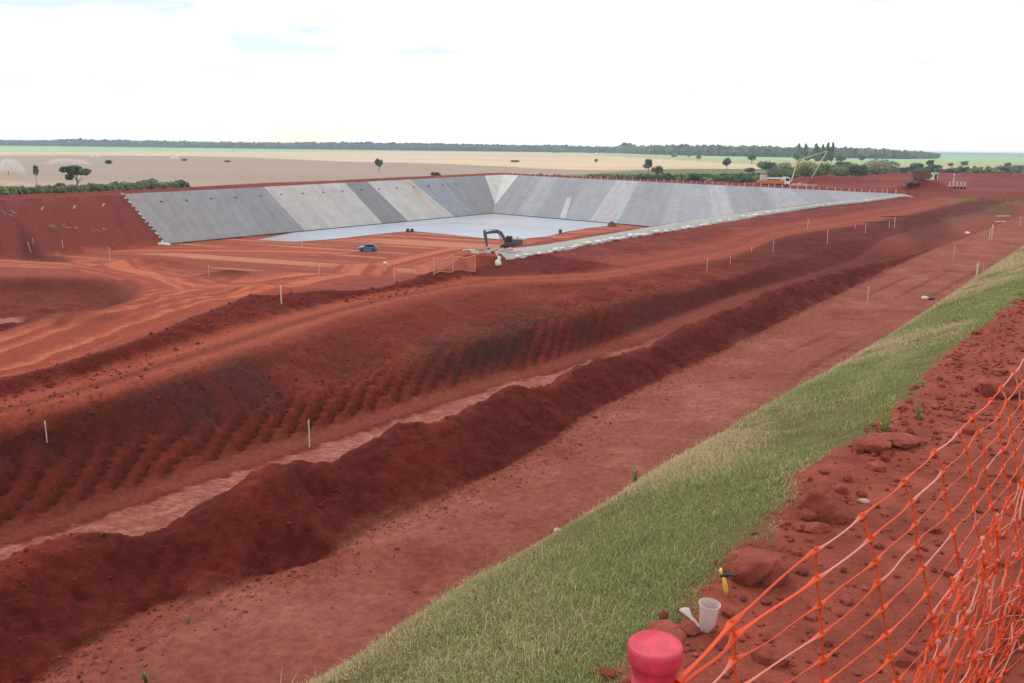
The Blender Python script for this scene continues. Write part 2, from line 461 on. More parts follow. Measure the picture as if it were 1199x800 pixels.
paint(m_bank * sstep(0.1, 0.5, n1) * 0.5, C(160, 76, 62) * K)
tfade = sstep(85, 40, UG) * 0.8 + 0.2
trn = 0.65 + 0.5 * fbm(UG * 0.15, VG * 1.5, 66, 3)
paint(m_track * np.exp(-((ZI - 10.2) / 0.12) ** 2) * tfade * trn, C(190, 98, 76) * K)
paint(m_track * np.exp(-((ZI - 10.75) / 0.2) ** 2) * (tfade * .7 + .3) * trn, C(192, 94, 70) * K)
paint(m_track * np.exp(-((ZI - 10.45) / 0.14) ** 2) * 0.7 * tfade, C(130, 58, 50) * K)
paint(m_edge * sstep(0.0, 0.5, n1 + n2 * .5) * 0.6, C(160, 82, 76) * K)
paint(m_edge * np.exp(-((ZI - 11.18) / 0.15) ** 2) * 0.8, C(176, 86, 70) * K)
mtr = np.exp(-((np.mod(UG * 0.55 - VG * 1.0 + 1.2 * f_big, 3.6) - 1.0) / 0.55) ** 2)
paint(m_mound * mtr * sstep(5.55, 6.1, ZI) * 0.55, C(164, 70, 58) * K)
paint(m_mound * np.exp(-((np.mod(UG * 0.55 - VG * 1.0 + 1.2 * f_big, 3.6) - 1.8) / 0.25) ** 2) * sstep(5.5, 6.1, ZI) * 0.6, C(92, 34, 30) * K)
paint(m_mound * sstep(104, 114, UG), c_edge); paint((m_face + m_bank) * sstep(90, 112, UG), C(120, 48, 42) * K)
paint((m_face + m_bank + m_strip) * sstep(70, 95, UG) * sstep(118, 108, UG) * 0.8, C(112, 44, 39) * K)
# the pit
paint(inpit, c_floor)
paint(inpit * sstep(150, 105, gy), C(162, 74, 61) * K)
stri = fbm((gy + 0.42 * gx) * 0.36, (gx - 0.42 * gy) * 0.02, 91, 4)
fl = inpit * sstep(95, 130, gy)
paint(fl * sstep(0.12, 0.35, stri) * 0.9, C(220, 142, 110) * K)
paint(fl * sstep(0.0, 0.3, -stri) * 0.8, C(160, 80, 64) * K)
lowz = inpit * sstep(125, 95, gy)
paint(lowz * sstep(-0.1, 0.5, n1 + n2) * 0.5, C(174, 84, 68) * K)
unl = inpit & (ZW[0] > RAMP + 0.15) & (HG > -19.9)
paint(unl & (seam_d > -4), c_wall)
paint((unl & (seam_d > -4)) * sstep(0.05, 0.5, n1 + 0.5 * n2) * 0.5, C(128, 60, 54) * K)
paint((np.abs(V_ := (VG - VE)) < 6) * inpit * (UG < 70) * sstep(5, 1, VG - VE), c_mound * 1.15)
# haul road
def pdist(pts):
    P = np.array([ground(*q)[:2] for q in pts])
    d = np.full(gx.shape, 1e9); side = np.zeros(gx.shape)
    sel = (np.abs(gx) < 140) & (gy > 20) & (gy < 240)
    x, y = gx[sel], gy[sel]; dd = np.full(x.shape, 1e9); ss = np.zeros(x.shape)
    for a, b in zip(P[:-1], P[1:]):
        e = b - a; ln = np.hypot(*e); t = np.clip(((x - a[0]) * e[0] + (y - a[1]) * e[1]) / (ln * ln), 0, 1)
        q = np.hypot(x - a[0] - t * e[0], y - a[1] - t * e[1])
        s = ((x - a[0]) * e[1] - (y - a[1]) * e[0]) / ln
        ss = np.where(q < dd, s, ss); dd = np.minimum(dd, q)
    d[sel] = dd; side[sel] = ss
    return d, side
m_haul = np.zeros_like(HG)
for pts, hw in (([(-140, 450), (0, 425), (80, 395), (150, 370), (200, 355), (212, 338), (190, 325), (140, 316), (70, 309), (0, 306), (-80, 304)], 4.5),
                ([(150, 368), (220, 350), (290, 336), (370, 325), (440, 313), (490, 300), (530, 292)], 4.0),
                ([(200, 340), (260, 332), (340, 322), (420, 312)], 4.0),
                ([(0, 305), (90, 306), (180, 320), (230, 334), (290, 334)], 4.0),
                ([(120, 292), (200, 293), (300, 294), (380, 296)], 5.0)):
    d, sd = pdist(pts)
    w = sstep(hw * 1.15, hw * 0.7, d + 1.1 * n1) * inpit * (~unl)
    m_haul = np.maximum(m_haul, w)
    paint(w, c_haul)
    st = np.clip(0.5 + 2.4 * fbm(sd * 1.15 + 0.5 * f_big, gx * 0.012 + gy * 0.012, 5, 3), 0, 1)
    paint(w * st * 0.75, C(222, 124, 94) * K)
    paint(w * (1 - st) * 0.7, C(156, 66, 50) * K)
    HG = HG - w * 0.10 * (st - 0.5) * near
paint(heap, C(130, 54, 46) * K)
paint(heap * sstep(0.1, 0.6, n2) * 0.5, C(150, 68, 56) * K)
paint(heap * (1 - heap) * 4 * 0.75, C(108, 48, 42) * K)  # darker rim: shading of the hollow's walls painted into the colour
paint(np.clip(bump_at(10, 398, -13.3, 5.4, 2.4, 1.2) + bump_at(45, 386, -13.6, 2.8, 1.4, 1.0), 0, 1), C(104, 44, 38) * K)
paint(poly_mask([(45, 366), (68, 366), (72, 374), (50, 375)], -14.5, .8) * sstep(-.2, .3, n2), C(110, 112, 70) * K)
paint(poly_mask([(-20, 364), (28, 362), (34, 376), (20, 381), (-20, 381)], -13, 1.0), C(196, 118, 104) * K)
paint(poly_mask([(205, 322), (250, 314), (305, 316), (300, 324), (240, 326)], -13.8, 1.5) * sstep(-.2, .3, n2) * 0.9, C(226, 170, 140) * K)
paint(poly_mask([(372, 313), (400, 311), (395, 317), (375, 318)], -14, 1.0) * 0.7, C(216, 150, 122) * K)
paint(np.clip(bump_at(270, 328, -13.5, 3.4, 2.4, 1.0), 0, 1), C(112, 50, 44) * K)
paint(poly_mask([(20, 262), (75, 262), (92, 272), (70, 276), (15, 275)], -14.5, 1.5) * 0.7, C(108, 54, 50) * K)
# outside the pond
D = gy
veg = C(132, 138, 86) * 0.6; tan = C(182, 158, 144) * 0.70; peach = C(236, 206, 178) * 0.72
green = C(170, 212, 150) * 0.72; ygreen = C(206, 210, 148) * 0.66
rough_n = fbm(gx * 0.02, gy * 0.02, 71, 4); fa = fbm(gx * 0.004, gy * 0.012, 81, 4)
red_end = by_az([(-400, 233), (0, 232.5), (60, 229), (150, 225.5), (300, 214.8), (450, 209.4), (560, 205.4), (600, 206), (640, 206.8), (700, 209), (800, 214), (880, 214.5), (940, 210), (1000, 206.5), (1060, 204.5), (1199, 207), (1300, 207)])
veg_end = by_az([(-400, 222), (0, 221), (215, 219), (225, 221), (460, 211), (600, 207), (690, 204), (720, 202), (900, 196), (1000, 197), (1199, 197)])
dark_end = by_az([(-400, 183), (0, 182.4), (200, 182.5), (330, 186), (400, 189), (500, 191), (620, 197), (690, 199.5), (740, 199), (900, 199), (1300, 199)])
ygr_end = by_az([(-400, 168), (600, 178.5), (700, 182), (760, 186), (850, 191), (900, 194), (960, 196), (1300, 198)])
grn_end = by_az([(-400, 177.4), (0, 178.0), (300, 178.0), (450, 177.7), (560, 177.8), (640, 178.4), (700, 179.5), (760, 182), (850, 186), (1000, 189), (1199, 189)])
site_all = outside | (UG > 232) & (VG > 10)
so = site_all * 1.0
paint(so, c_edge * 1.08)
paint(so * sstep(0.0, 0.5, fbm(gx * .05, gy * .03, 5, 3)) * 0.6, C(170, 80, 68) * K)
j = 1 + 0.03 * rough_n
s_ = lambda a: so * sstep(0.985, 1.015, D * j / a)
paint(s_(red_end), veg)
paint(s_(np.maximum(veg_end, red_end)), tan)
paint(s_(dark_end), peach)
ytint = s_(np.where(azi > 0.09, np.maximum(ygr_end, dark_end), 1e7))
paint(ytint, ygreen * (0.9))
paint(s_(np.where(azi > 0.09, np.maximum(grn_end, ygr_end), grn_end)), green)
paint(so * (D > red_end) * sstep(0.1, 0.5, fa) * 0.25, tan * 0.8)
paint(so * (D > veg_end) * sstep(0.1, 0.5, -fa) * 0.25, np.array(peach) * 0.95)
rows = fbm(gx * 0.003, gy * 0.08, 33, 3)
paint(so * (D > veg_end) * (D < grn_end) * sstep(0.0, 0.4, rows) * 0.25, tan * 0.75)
# damp grassy patches at the right of the site
for pts, z in (([(1085, 233), (1140, 231), (1199, 232), (1199, 236), (1120, 237)], -10.3), ([(1100, 256), (1112, 251), (1128, 254), (1132, 262), (1118, 264)], -10.4), ([(1150, 239), (1185, 239), (1190, 245), (1155, 246)], -10.3)):
    paint(poly_mask(pts, z, 1.2) * sstep(-0.4, 0.2, n2) * 0.8, C(120, 120, 74) * 0.5)
paint(poly_mask([(1085, 240), (1150, 238), (1199, 240), (1199, 250), (1130, 250)], -10.3, 2.0) * 0.45, C(96, 62, 52) * K)
paint(poly_mask([(1040, 272), (1052, 262), (1085, 254), (1110, 253), (1126, 283), (1096, 294), (1062, 291)], -11.2, 2.5) * 0.6, C(98, 38, 34) * K)
CG *= (1 + 0.10 * n1 + 0.10 * n2 + 0.06 * f_fine)[..., None]
CG = np.clip(CG * np.array([1.02, 1.05, 1.0]), 0.004, 0.9)

# ------------------------------------------------------------------ terrain meshes (one sheet split by kind of surface)
M_SOIL = mat('soil', attr='Col', rough=0.95, spec=0.12, noise=0.34, nscale=4.0, bump=0.085, bscale=5.0)
def np_mesh(name, V, faces4, col=None, mats=(), smooth=True, faces_mat=None):
    me = bpy.data.meshes.new(name)
    V = np.asarray(V, np.float32); nf = len(faces4); k = faces4.shape[1]
    me.vertices.add(len(V)); me.vertices.foreach_set('co', V.ravel())
    me.loops.add(nf * k); me.loops.foreach_set('vertex_index', faces4.astype(np.int32).ravel())
    me.polygons.add(nf); me.polygons.foreach_set('loop_start', (np.arange(nf) * k).astype(np.int32))
    me.polygons.foreach_set('use_smooth', np.full(nf, smooth, bool))
    if faces_mat is not None: me.polygons.foreach_set('material_index', np.asarray(faces_mat, np.int32))
    me.update(calc_edges=True)
    if col is not None:
        a = me.color_attributes.new('Col', 'FLOAT_COLOR', 'POINT')
        a.data.foreach_set('color', np.concatenate([col, np.ones((len(col), 1))], 1).astype(np.float32).ravel())
    for m in mats: me.materials.append(m)
    return me
def link(name, me, parent=None, **props):
    o = bpy.data.objects.new(name, me)
    COL.objects.link(o)
    if parent is not None: o.parent = parent
    for k, v in props.items(): o[k] = v
    return o
nu, nv = len(GU), len(GV)
VV = np.stack([gx, gy, HG], -1).reshape(-1, 3)
CC = CG.reshape(-1, 3)
ii, jj = np.meshgrid(np.arange(nu - 1), np.arange(nv - 1), indexing='ij')
QF = np.stack([ii * nv + jj, ii * nv + jj + 1, (ii + 1) * nv + jj + 1, (ii + 1) * nv + jj], -1)[:, :, ::-1].reshape(-1, 4)
zi = ZI[:-1, :-1]; ie = inE[:-1, :-1] & (GU[:-1, None] < 228)
zone = np.zeros(zi.shape, int)
zone[ie & (zi >= 1) & (zi < 4)] = 1
zone[ie & (zi >= 4) & (zi < 5)] = 2
zone[ie & (zi >= 5) & (zi < 7.2) & (GU[:-1, None] < 106)] = 3
zone[ie & (zi >= 7.2) & (zi < 9) & (GU[:-1, None] < 118)] = 4
zone[ie & (zi >= 10) & (zi < 11)] = 5
zone[(m_haul[:-1, :-1] > 0.5)] = 5
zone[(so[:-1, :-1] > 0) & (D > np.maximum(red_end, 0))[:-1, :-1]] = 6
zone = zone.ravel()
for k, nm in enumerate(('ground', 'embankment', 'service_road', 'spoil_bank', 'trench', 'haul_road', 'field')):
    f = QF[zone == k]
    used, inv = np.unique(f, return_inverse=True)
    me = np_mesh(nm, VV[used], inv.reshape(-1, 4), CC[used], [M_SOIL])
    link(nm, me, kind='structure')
# ------------------------------------------------------------------ mesh builder
class MB:
    def __init__(s): s.v, s.f, s.m, s.c = [], [], [], []
    def add(s, vs, fs, mi=0, col=None):
        b = len(s.v)
        s.v += [tuple(map(float, p)) for p in vs]
        s.f += [tuple(b + k for k in f) for f in fs]
        s.m += [mi] * len(fs)
        s.c += [tuple(col) if col is not None else (1, 1, 1)] * len(vs)
    def box(s, lo, hi, mi=0, bev=0.0, col=None):
        x0, y0, z0 = lo; x1, y1, z1 = hi
        if bev <= 0:
            s.add([(x0, y0, z0), (x1, y0, z0), (x1, y1, z0), (x0, y1, z0), (x0, y0, z1), (x1, y0, z1), (x1, y1, z1), (x0, y1, z1)],
                  [(0, 3, 2, 1), (4, 5, 6, 7), (0, 1, 5, 4), (1, 2, 6, 5), (2, 3, 7, 6), (3, 0, 4, 7)], mi, col)
        else:
            s.prism([(x0 + bev, z0), (x1 - bev, z0), (x1, z0 + bev), (x1, z1 - bev), (x1 - bev, z1), (x0 + bev, z1), (x0, z1 - bev), (x0, z0 + bev)], y0, y1, mi, col)
    def prism(s, prof, y0, y1, mi=0, col=None):
        n = len(prof)
        s.add([(x, y0, z) for x, z in prof] + [(x, y1, z) for x, z in prof],
              [tuple(range(n)), tuple(range(2 * n - 1, n - 1, -1))] + [(i, i + n, (i + 1) % n + n, (i + 1) % n) for i in range(n)], mi, col)
    def tube(s, pts, rad, n=8, mi=0, col=None, cap=True, flat=None):
        P = [Vector(p) for p in pts]
        rad = rad if hasattr(rad, '__len__') else [rad] * len(P)
        vs = []; up = None
        for i, p in enumerate(P):
            d = (P[min(i + 1, len(P) - 1)] - P[max(i - 1, 0)])
            d = d.normalized() if d.length > 1e-9 else Vector((0, 0, 1))
            if up is None: up = Vector((0, 0, 1)) if abs(d.z) < 0.9 else Vector((1, 0, 0))
            a = d.cross(up).normalized(); b = a.cross(d).normalized(); up = b
            for k in range(n):
                t = 2 * math.pi * k / n
                vs.append(p + (a * math.cos(t) + b * math.sin(t) * (flat or 1.0)) * rad[i])
        fs = []
        for i in range(len(P) - 1):
            for k in range(n):
                fs.append((i * n + k, i * n + (k + 1) % n, (i + 1) * n + (k + 1) % n, (i + 1) * n + k))
        if cap: fs += [tuple(range(n))[::-1], tuple((len(P) - 1) * n + k for k in range(n))]
        s.add(vs, fs, mi, col)
    def lathe(s, prof, n=24, c=(0, 0, 0), mi=0, col=None, close=True):
        vs = [(c[0] + r * math.cos(2 * math.pi * k / n), c[1] + r * math.sin(2 * math.pi * k / n), c[2] + z) for r, z in prof for k in range(n)]
        fs = [(i * n + k, i * n + (k + 1) % n, (i + 1) * n + (k + 1) % n, (i + 1) * n + k) for i in range(len(prof) - 1) for k in range(n)]
        if close: fs += [tuple(range(n))[::-1], tuple((len(prof) - 1) * n + k for k in range(n))]
        s.add(vs, fs, mi, col)
    def blob(s, c, r, sub=2, jit=0.15, seed=0, mi=0, col=None, freq=1.6):
        V, Fc = ico(sub)
        q = V * freq + seed * 7.31
        k = 1 + jit * 2 * (fbm(q[:, 0] + q[:, 2] * 0.7, q[:, 1] - q[:, 2] * 0.6, seed % 97, 3))
        W = V * k[:, None] * np.array(r if hasattr(r, '__len__') else (r, r, r)) + np.array(c)
        s.add(W, Fc, mi, col)
    def build(s, name, mats, parent=None, smooth=False, props=None, attr=False):
        me = bpy.data.meshes.new(name)
        me.from_pydata(s.v, [], s.f)
        for m in (mats if isinstance(mats, (list, tuple)) else [mats]): me.materials.append(m)
        me.polygons.foreach_set('material_index', s.m)
        me.polygons.foreach_set('use_smooth', [smooth] * len(s.f))
        if attr:
            a = me.color_attributes.new('Col', 'FLOAT_COLOR', 'POINT')
            a.data.foreach_set('color', np.concatenate([np.array(s.c), np.ones((len(s.c), 1))], 1).astype(np.float32).ravel())
        me.update()
        o = link(name, me, parent)
        if props:
            for k, v in props.items(): o[k] = v
        return o
_ico = {}
def ico(sub):
    if sub in _ico: return _ico[sub]
    import bmesh
    bm = bmesh.new(); bmesh.ops.create_icosphere(bm, subdivisions=sub, radius=1.0)
    bm.verts.ensure_lookup_table()
    V = np.array([v.co[:] for v in bm.verts]); Fc = [tuple(v.index for v in f.verts) for f in bm.faces]
    bm.free(); _ico[sub] = (V, Fc); return _ico[sub]
def tag(o, label, cat, group=None):
    o['label'] = label; o['category'] = cat
    if group: o['group'] = group
    return o
def thing(name, label, cat, loc=(0, 0, 0), rz=0.0, group=None, scale=None):
    o = bpy.data.objects.new(name, None); COL.objects.link(o)
    o.empty_display_size = 0.1
    o.location = loc; o.rotation_euler = (0, 0, rz)
    if scale: o.scale = scale
    return tag(o, label, cat, group)
def dup(root, loc, rz=None, label=None, scale=None, group=None):
    r = root.copy(); COL.objects.link(r); r.location = loc
    if rz is not None: r.rotation_euler = (0, 0, rz)
    if scale is not None: r.scale = scale
    if label: r['label'] = label
    if group: r['group'] = group
    for ch in list(root.children):
        c = ch.copy(); COL.objects.link(c); c.parent = r
        for g in list(ch.children):
            d = g.copy(); COL.objects.link(d); d.parent = c
    return r

# ------------------------------------------------------------------ pond lining
def liner_material():
    m = mat('concrete_mat', attr='Col', rough=0.8, spec=0.2, noise=0.10, nscale=0.5, bump=0.02, bscale=3.0)
    return m
M_LIN = liner_material()
M_FLOOR = mat('wet_membrane', attr='Col', rough=0.38, spec=0.4, noise=0.10, nscale=0.12, bump=0.012, bscale=0.8)
def pline(P, Q, px):
    lo, hi = 0.0, 1.0
    a, b = -0.2, 1.4
    for _ in range(50):
        m = (a + b) / 2
        if proj(P + (Q - P) * m)[0] < px: a = m
        else: b = m
    return P + (Q - P) * a
pond = thing('pond_lining', 'grey matting lining the big pit in pale and dark strips, pale blue floor', 'pond lining', tuple(LT1))
P0 = np.array(LT1)
def panel(name, a, b, c, d, col, nu_=10, nd=12, lift=0.12, mat_=None, label=None, jag=0.0, stain=None):
    """a-b along the crest, d-c along the toe"""
    nu_ *= 2; p0x = a[0] * 3.3
    us = np.linspace(0, 1, nu_ + 1); ws = np.linspace(0, 1, nd + 1)
    V = []; cc = []
    for w in ws:
        l, r = a + (d - a) * w, b + (c - b) * w
        for u in us:
            p = l + (r - l) * u
            V.append(p + np.array([0, 0, lift]) - P0)
            k = 1 + 0.07 * fbm(np.array([p[0] * 0.35]), np.array([p[1] * 0.35 + 3 * p[2]]), 5, 3)[0]
            k *= 1 + 0.16 * (vnoise(np.array([u * nu_ * 0.8 + p0x]), np.array([w * 1.5]), 8)[0] - .5) + 0.10 * (vnoise(np.array([u * nu_ * 0.3 + p0x]), np.array([w * 5.]), 9)[0] - .5) - 0.10 * max(0, w - .86) / .14 * vnoise(np.array([u * nu_ * .4]), np.array([1.]), 4)[0]
            q = np.array(col) * k
            if stain is not None:
                g = stain(u, w); q = q * (1 - g) + np.array(srgb(206, 160, 128)) * 0.62 * g
            cc.append(q)
    V = np.array(V); n = nu_ + 1
    Fq = np.array([(i * n + j, i * n + j + 1, (i + 1) * n + j + 1, (i + 1) * n + j) for i in range(nd) for j in range(nu_)])
    me = np_mesh(name, V, Fq[:, ::-1], np.array(cc), [mat_ or M_LIN], smooth=False)
    o = link(name, me, pond)
    if label: o['label'] = label
    return o
pond.location = tuple(P0)
g_ = lambda v, k=0.60: np.array(srgb(v, v, v + 4)) * k
left = [(145, 195), (228, 262), (270, 309), (309, 357), (404, 448), (430, 478), (479, 532), (515, 556), (568, 578)]
lcol = [196, 192, 184, 216, 168, 216, 182, 172]
for k in range(len(lcol)):
    a, b = pline(LC0, LC1, left[k][0]), pline(LC0, LC1, left[k + 1][0])
    d, c = pline(LT0, LT1, left[k][1]), pline(LT0, LT1, left[k + 1][1])
    pale = lcol[k] > 205
    st = None
    if k == 5: st = lambda u, w: 0.75 * float(np.clip(1 - abs(u - (0.80 + 0.08 * math.sin(9 * w))) / 0.16, 0, 1) * np.clip(1.15 - w, 0, 1) * (0.5 + 0.5 * vnoise(np.array([u * 9.]), np.array([w * 5.]), 3)[0]))
    o = panel('slope_panel', a, b, c, d, (np.array(srgb(222, 218, 214)) * 0.66) if pale else g_(lcol[k]) * (np.array([0.96, 1.0, 1.08]) if k == 6 else 1), stain=st, nu_=14)
    if pale: o['label'] = 'pale whitish strip of the lining'
# white wedge in the corner and the facing slope
wa, wm, wb = pline(LC0, LC1, 568), LC1, None
FC0, FT0 = LC1, LT1
wb = pline(FC0, FC1, 607)
tip = LC1 + (LT1 - LC1) * 0.80 + np.array([0, 0, .05])
tipL, tipR = tip, tip
white = np.array(srgb(228, 226, 222)) * 0.7
toeL = pline(LT0, LT1, 578) if proj(LT1)[0] >= 577.9 else LT1
o = panel('slope_panel', wa, LC1, tip, tip, white, label='white wedge of lining in the far corner')
o = panel('slope_panel', LC1, wb, tip, tip, white, label='white wedge of lining in the far corner')
# grey gap fillers below the wedge
o = panel('slope_panel', wa, tip, LT1, LT1, g_(172)); o = panel('slope_panel', tip, wb, LT1, LT1, g_(180))
fr = [607, 633, 655, 690, 722, 748, 790, 830, 848, 890, 925, 960, 1000, 1060]
fcol = [178, 190, 178, 184, 206, 180, 190, 202, 178, 194, 184, 190, 184]
tox = np.interp(fr, [590, 607, 722, 748, 843, 1060], [577, 578, 690, 722, 828, 1050])
def ftoe(px):
    if px < 760: return pline(FT0, FT1, px)
    return FT0 + (FT1 - FT0) * np.interp(px, [760, 1050], [0.965, 2.75])
for k in range(len(fcol)):
    a, b = pline(FC0, FC1, fr[k]), pline(FC0, FC1, fr[k + 1])
    d, c = ftoe(tox[k]), ftoe(tox[k + 1])
    if k == 0: d = LT1
    st = None
    if k == 4: st = lambda u, w: 0.35 * float(np.clip(1 - abs(u - 0.55 - 0.1 * math.sin(12 * w)) / 0.12, 0, 1))
    panel('slope_panel', a, b, c, d, g_(fcol[k]) * np.array([0.99, 1.0, 1.03]), stain=st, nu_=12)
# narrow pale repair strip on the facing slope
a, b = pline(FC0, FC1, 672), pline(FC0, FC1, 676); d, c = ftoe(655), ftoe(662)
panel('repair_strip', a + (d - a) * .5, b + (c - b) * .5, c, d, g_(214, .66), nu_=2, nd=6, lift=0.2)
# floor sheet
fpx = [(300, 281.2), (345, 283.2), (372, 281.5), (400, 279), (440, 274.5), (480, 270.5), (520, 274), (560, 278.5), (600, 281), (640, 277), (665, 271), (690, 267), (715, 264.5)]
fz = -20.35
lowp = [at(px, py, fz) for px, py in fpx]
hip = [LT0 + (LT1 - LT0) * 0.30, LT0 + (LT1 - LT0) * 0.42] + [LT0 + (LT1 - LT0) * t for t in (0.5, 0.58, 0.68, 0.8, 0.9, 1.0)] + [FT0 + (FT1 - FT0) * t for t in (0.12, 0.3, 0.45, 0.6, 0.76)]
V = []; cc = []
nw = 40
for i in range(len(fpx)):
    for w in np.linspace(0, 1, nw + 1):
        p = lowp[i] + (hip[i] - lowp[i]) * w; p = np.array([p[0], p[1], fz])
        V.append(p - P0)
V = np.array(V)
# subdivide lengthwise
n = nw + 1
Fq = np.array([(i * n + j, i * n + j + 1, (i + 1) * n + j + 1, (i + 1) * n + j) for i in range(len(fpx) - 1) for j in range(nw)])
W = V + P0
dust = sstep(0.02, 0.3, fbm(W[:, 0] * 0.05 + 4, W[:, 1] * 0.022, 12, 3))[:, None]
seam = 1 - 0.12 * np.exp(-((np.mod(W[:, 0] * 0.75 + W[:, 1] * 0.66, 7.0) - 3.5) / 0.35) ** 2)[:, None]
cc = seam * np.array(srgb(190, 201, 218)) * 0.66 * (1 - 0.6 * dust) + np.array(srgb(206, 176, 170)) * 0.6 * 0.6 * dust
for (qx, qy, rx_, ry_, am) in ((575, 262, 13, 4.5, .8), (632, 266.5, 14, 3.0, .6), (500, 262, 12, 3.5, .35), (420, 274, 9, 3, .3)):
    q_ = at(qx, qy, fz); g_d = am * np.exp(-(((W[:, 0] - q_[0]) / rx_) ** 2 + ((W[:, 1] - q_[1]) / ry_) ** 2))[:, None] * (0.7 + 0.5 * fbm(W[:, 0] * .2, W[:, 1] * .2, 31, 3)[:, None])
    cc = cc * (1 - g_d) + np.array(srgb(186, 156, 150)) * 0.6 * g_d
cc = cc * (1 + 0.12 * fbm(W[:, 0] * 0.03, W[:, 1] * 0.2, 4, 3))[:, None]
me = np_mesh('floor_sheet', V, Fq, cc, [M_FLOOR], smooth=True)
link('floor_sheet', me, pond)
# near crest band
outp = [(592, 302.5), (603, 302), (640, 296.5), (680, 288), (720, 281), (760, 274.5), (800, 268), (850, 259), (900, 250), (960, 241), (1010, 236), (1060, 229)]
V = []
inpx = [(582, 293), (593, 291.5), (640, 286.5), (680, 279.5), (720, 273), (760, 266), (800, 259.5), (850, 252), (900, 245.5), (960, 238.5), (1010, 233.5), (1056, 227.6)]
for (a, b), (c, d) in zip(outp, inpx):
    zo = -10.55 if a < 850 else np.interp(a, [850, 1060], [-10.45, -9.75])
    p, q = at(a, b, zo), at(c, d, zo + 0.05)
    p[2] = max(p[2], hsample(p[0], p[1]) + 0.06)
    q[2] = max(q[2], hsample(q[0], q[1]) + 0.06)
    m1 = (p + q) / 2; m1[2] = max(m1[2], hsample(m1[0], m1[1]) + 0.08)
    nrm = (q - p) / np.hypot(*(q - p)[:2])
    r = q + np.array([nrm[0], nrm[1], 0]) * 9.0; r[2] = q[2] - 4.6
    e = p - np.array([nrm[0], nrm[1], 0]) * 0.4; e[2] = p[2] - 0.25
    V += [e - P0, p - P0, m1 - P0, q - P0, r - P0]
Vb = np.array(V)
Vd = []
for i in range(len(outp) - 1):
    for t in np.linspace(0, 1, 8, endpoint=False): Vd.append(Vb[i * 5:i * 5 + 5] * (1 - t) + Vb[(i + 1) * 5:(i + 1) * 5 + 5] * t)
Vd.append(Vb[-5:]); ns = len(Vd); Vd = np.concatenate(Vd)
Vd[:, 2] += 0.05 * fbm(Vd[:, 0] * 1.3, Vd[:, 1] * 1.3, 3, 2)
for i in range(len(Vd)):
    if i % 5 in (1, 2, 3): Vd[i, 2] = max(Vd[i, 2], hsample(Vd[i, 0] + P0[0], Vd[i, 1] + P0[1]) + 0.05 - P0[2])
Fq = np.array([(i * 5 + j, i * 5 + j + 1, (i + 1) * 5 + j + 1, (i + 1) * 5 + j) for i in range(ns - 1) for j in range(4)])
cb = np.array(srgb(190, 190, 184)) * 0.58 * (1 + 0.12 * fbm(Vd[:, 0] * .4, Vd[:, 1] * .4, 9, 3))[:, None]
me = np_mesh('crest_band', Vd, Fq[:, ::-1], cb, [M_LIN], smooth=True)
link('crest_band', me, pond)

# ------------------------------------------------------------------ simple paints
M_BAG = mat('woven_sack', (0.72, 0.70, 0.66), 0.8, noise=0.15, nscale=6, bump=0.02)
M_STAKE = mat('bare_timber', (0.62, 0.50, 0.40), 0.8, noise=0.2, nscale=10)
M_STAKEW = mat('whitewashed_timber', (0.62, 0.55, 0.50), 0.8, noise=0.12, nscale=10)
M_DARK = mat('dark_steel', (0.035, 0.036, 0.042), 0.5, noise=0.2)
M_GREY = mat('grey_paint', (0.10, 0.10, 0.125), 0.45, noise=0.25, nscale=3)
M_YEL = mat('ochre_paint', (0.55, 0.30, 0.10), 0.5, noise=0.25, nscale=3)
M_GLASS = mat('window_glass', (0.02, 0.025, 0.03), 0.08, spec=0.6)
M_WHITE = mat('white_paint', (0.78, 0.78, 0.76), 0.4, noise=0.08, nscale=3)
M_ORANGE = mat('orange_paint', (0.62, 0.20, 0.05), 0.45, noise=0.2, nscale=3)
M_DARKW = mat('dusty_rubber', (0.11, 0.10, 0.10), 0.9, noise=0.3)
M_RUB = mat('rubber', (0.025, 0.024, 0.024), 0.85, noise=0.3)
M_REDP = mat('dull_red_paint', (0.26, 0.06, 0.05), 0.6, noise=0.3, nscale=3)
M_BLUE = mat('blue_paint', (0.07, 0.15, 0.36), 0.35, noise=0.1)
M_PALE = mat('pale_paint', (0.52, 0.52, 0.52), 0.5, noise=0.15)
M_BEAM = mat('pale_yellow_paint', (0.60, 0.58, 0.38), 0.5)

# ------------------------------------------------------------------ sandbags, crest pegs, weights
sb = MB(); sb.blob((0, 0, 0.13), (0.34, 0.2, 0.15), 2, 0.12, 3); sb.tube([(0.30, 0, 0.14), (0.40, 0.02, 0.17)], [0.05, 0.08], 6)
bag0 = sb.build('sandbag', M_BAG, smooth=True)
tag(bag0, 'white sandbag in the row holding down the outer edge of the near lining', 'sandbag', 'sandbags along the near edge of the lining')
first = True
xs = []
x = 606.0
while x < 1056:
    xs.append(x); x += np.interp(x, [600, 1060], [9.0, 4.6]) * rng.uniform(0.55, 1.7)
for k, x in enumerate(xs):
    y = np.interp(x, [q[0] for q in outp], [q[1] for q in outp]) + rng.uniform(0.2, 1.5)
    p = ground(x, y)
    o = bag0 if first else bag0.copy()
    if not first: COL.objects.link(o)
    first = False
    o.location = (p[0], p[1], p[2] + 0.05); o.rotation_euler = (0, 0, rng.uniform(0, 6.28))
    s = rng.uniform(0.8, 1.5); o.scale = (s * rng.uniform(.9, 1.4), s, s * rng.uniform(.8, 1.3))
pg = MB(); pg.box((-0.05, -0.05, -0.2), (0.05, 0.05, 0.75)); pg.lathe([(0.07, 0.62), (0.09, 0.75), (0.03, 0.84)], 6)
peg0 = pg.build('marker_peg', M_STAKEW)
tag(peg0, 'tiny white peg in the row along the far edge of the lining', 'marker peg', 'pegs along the far edge of the lining')
first = True
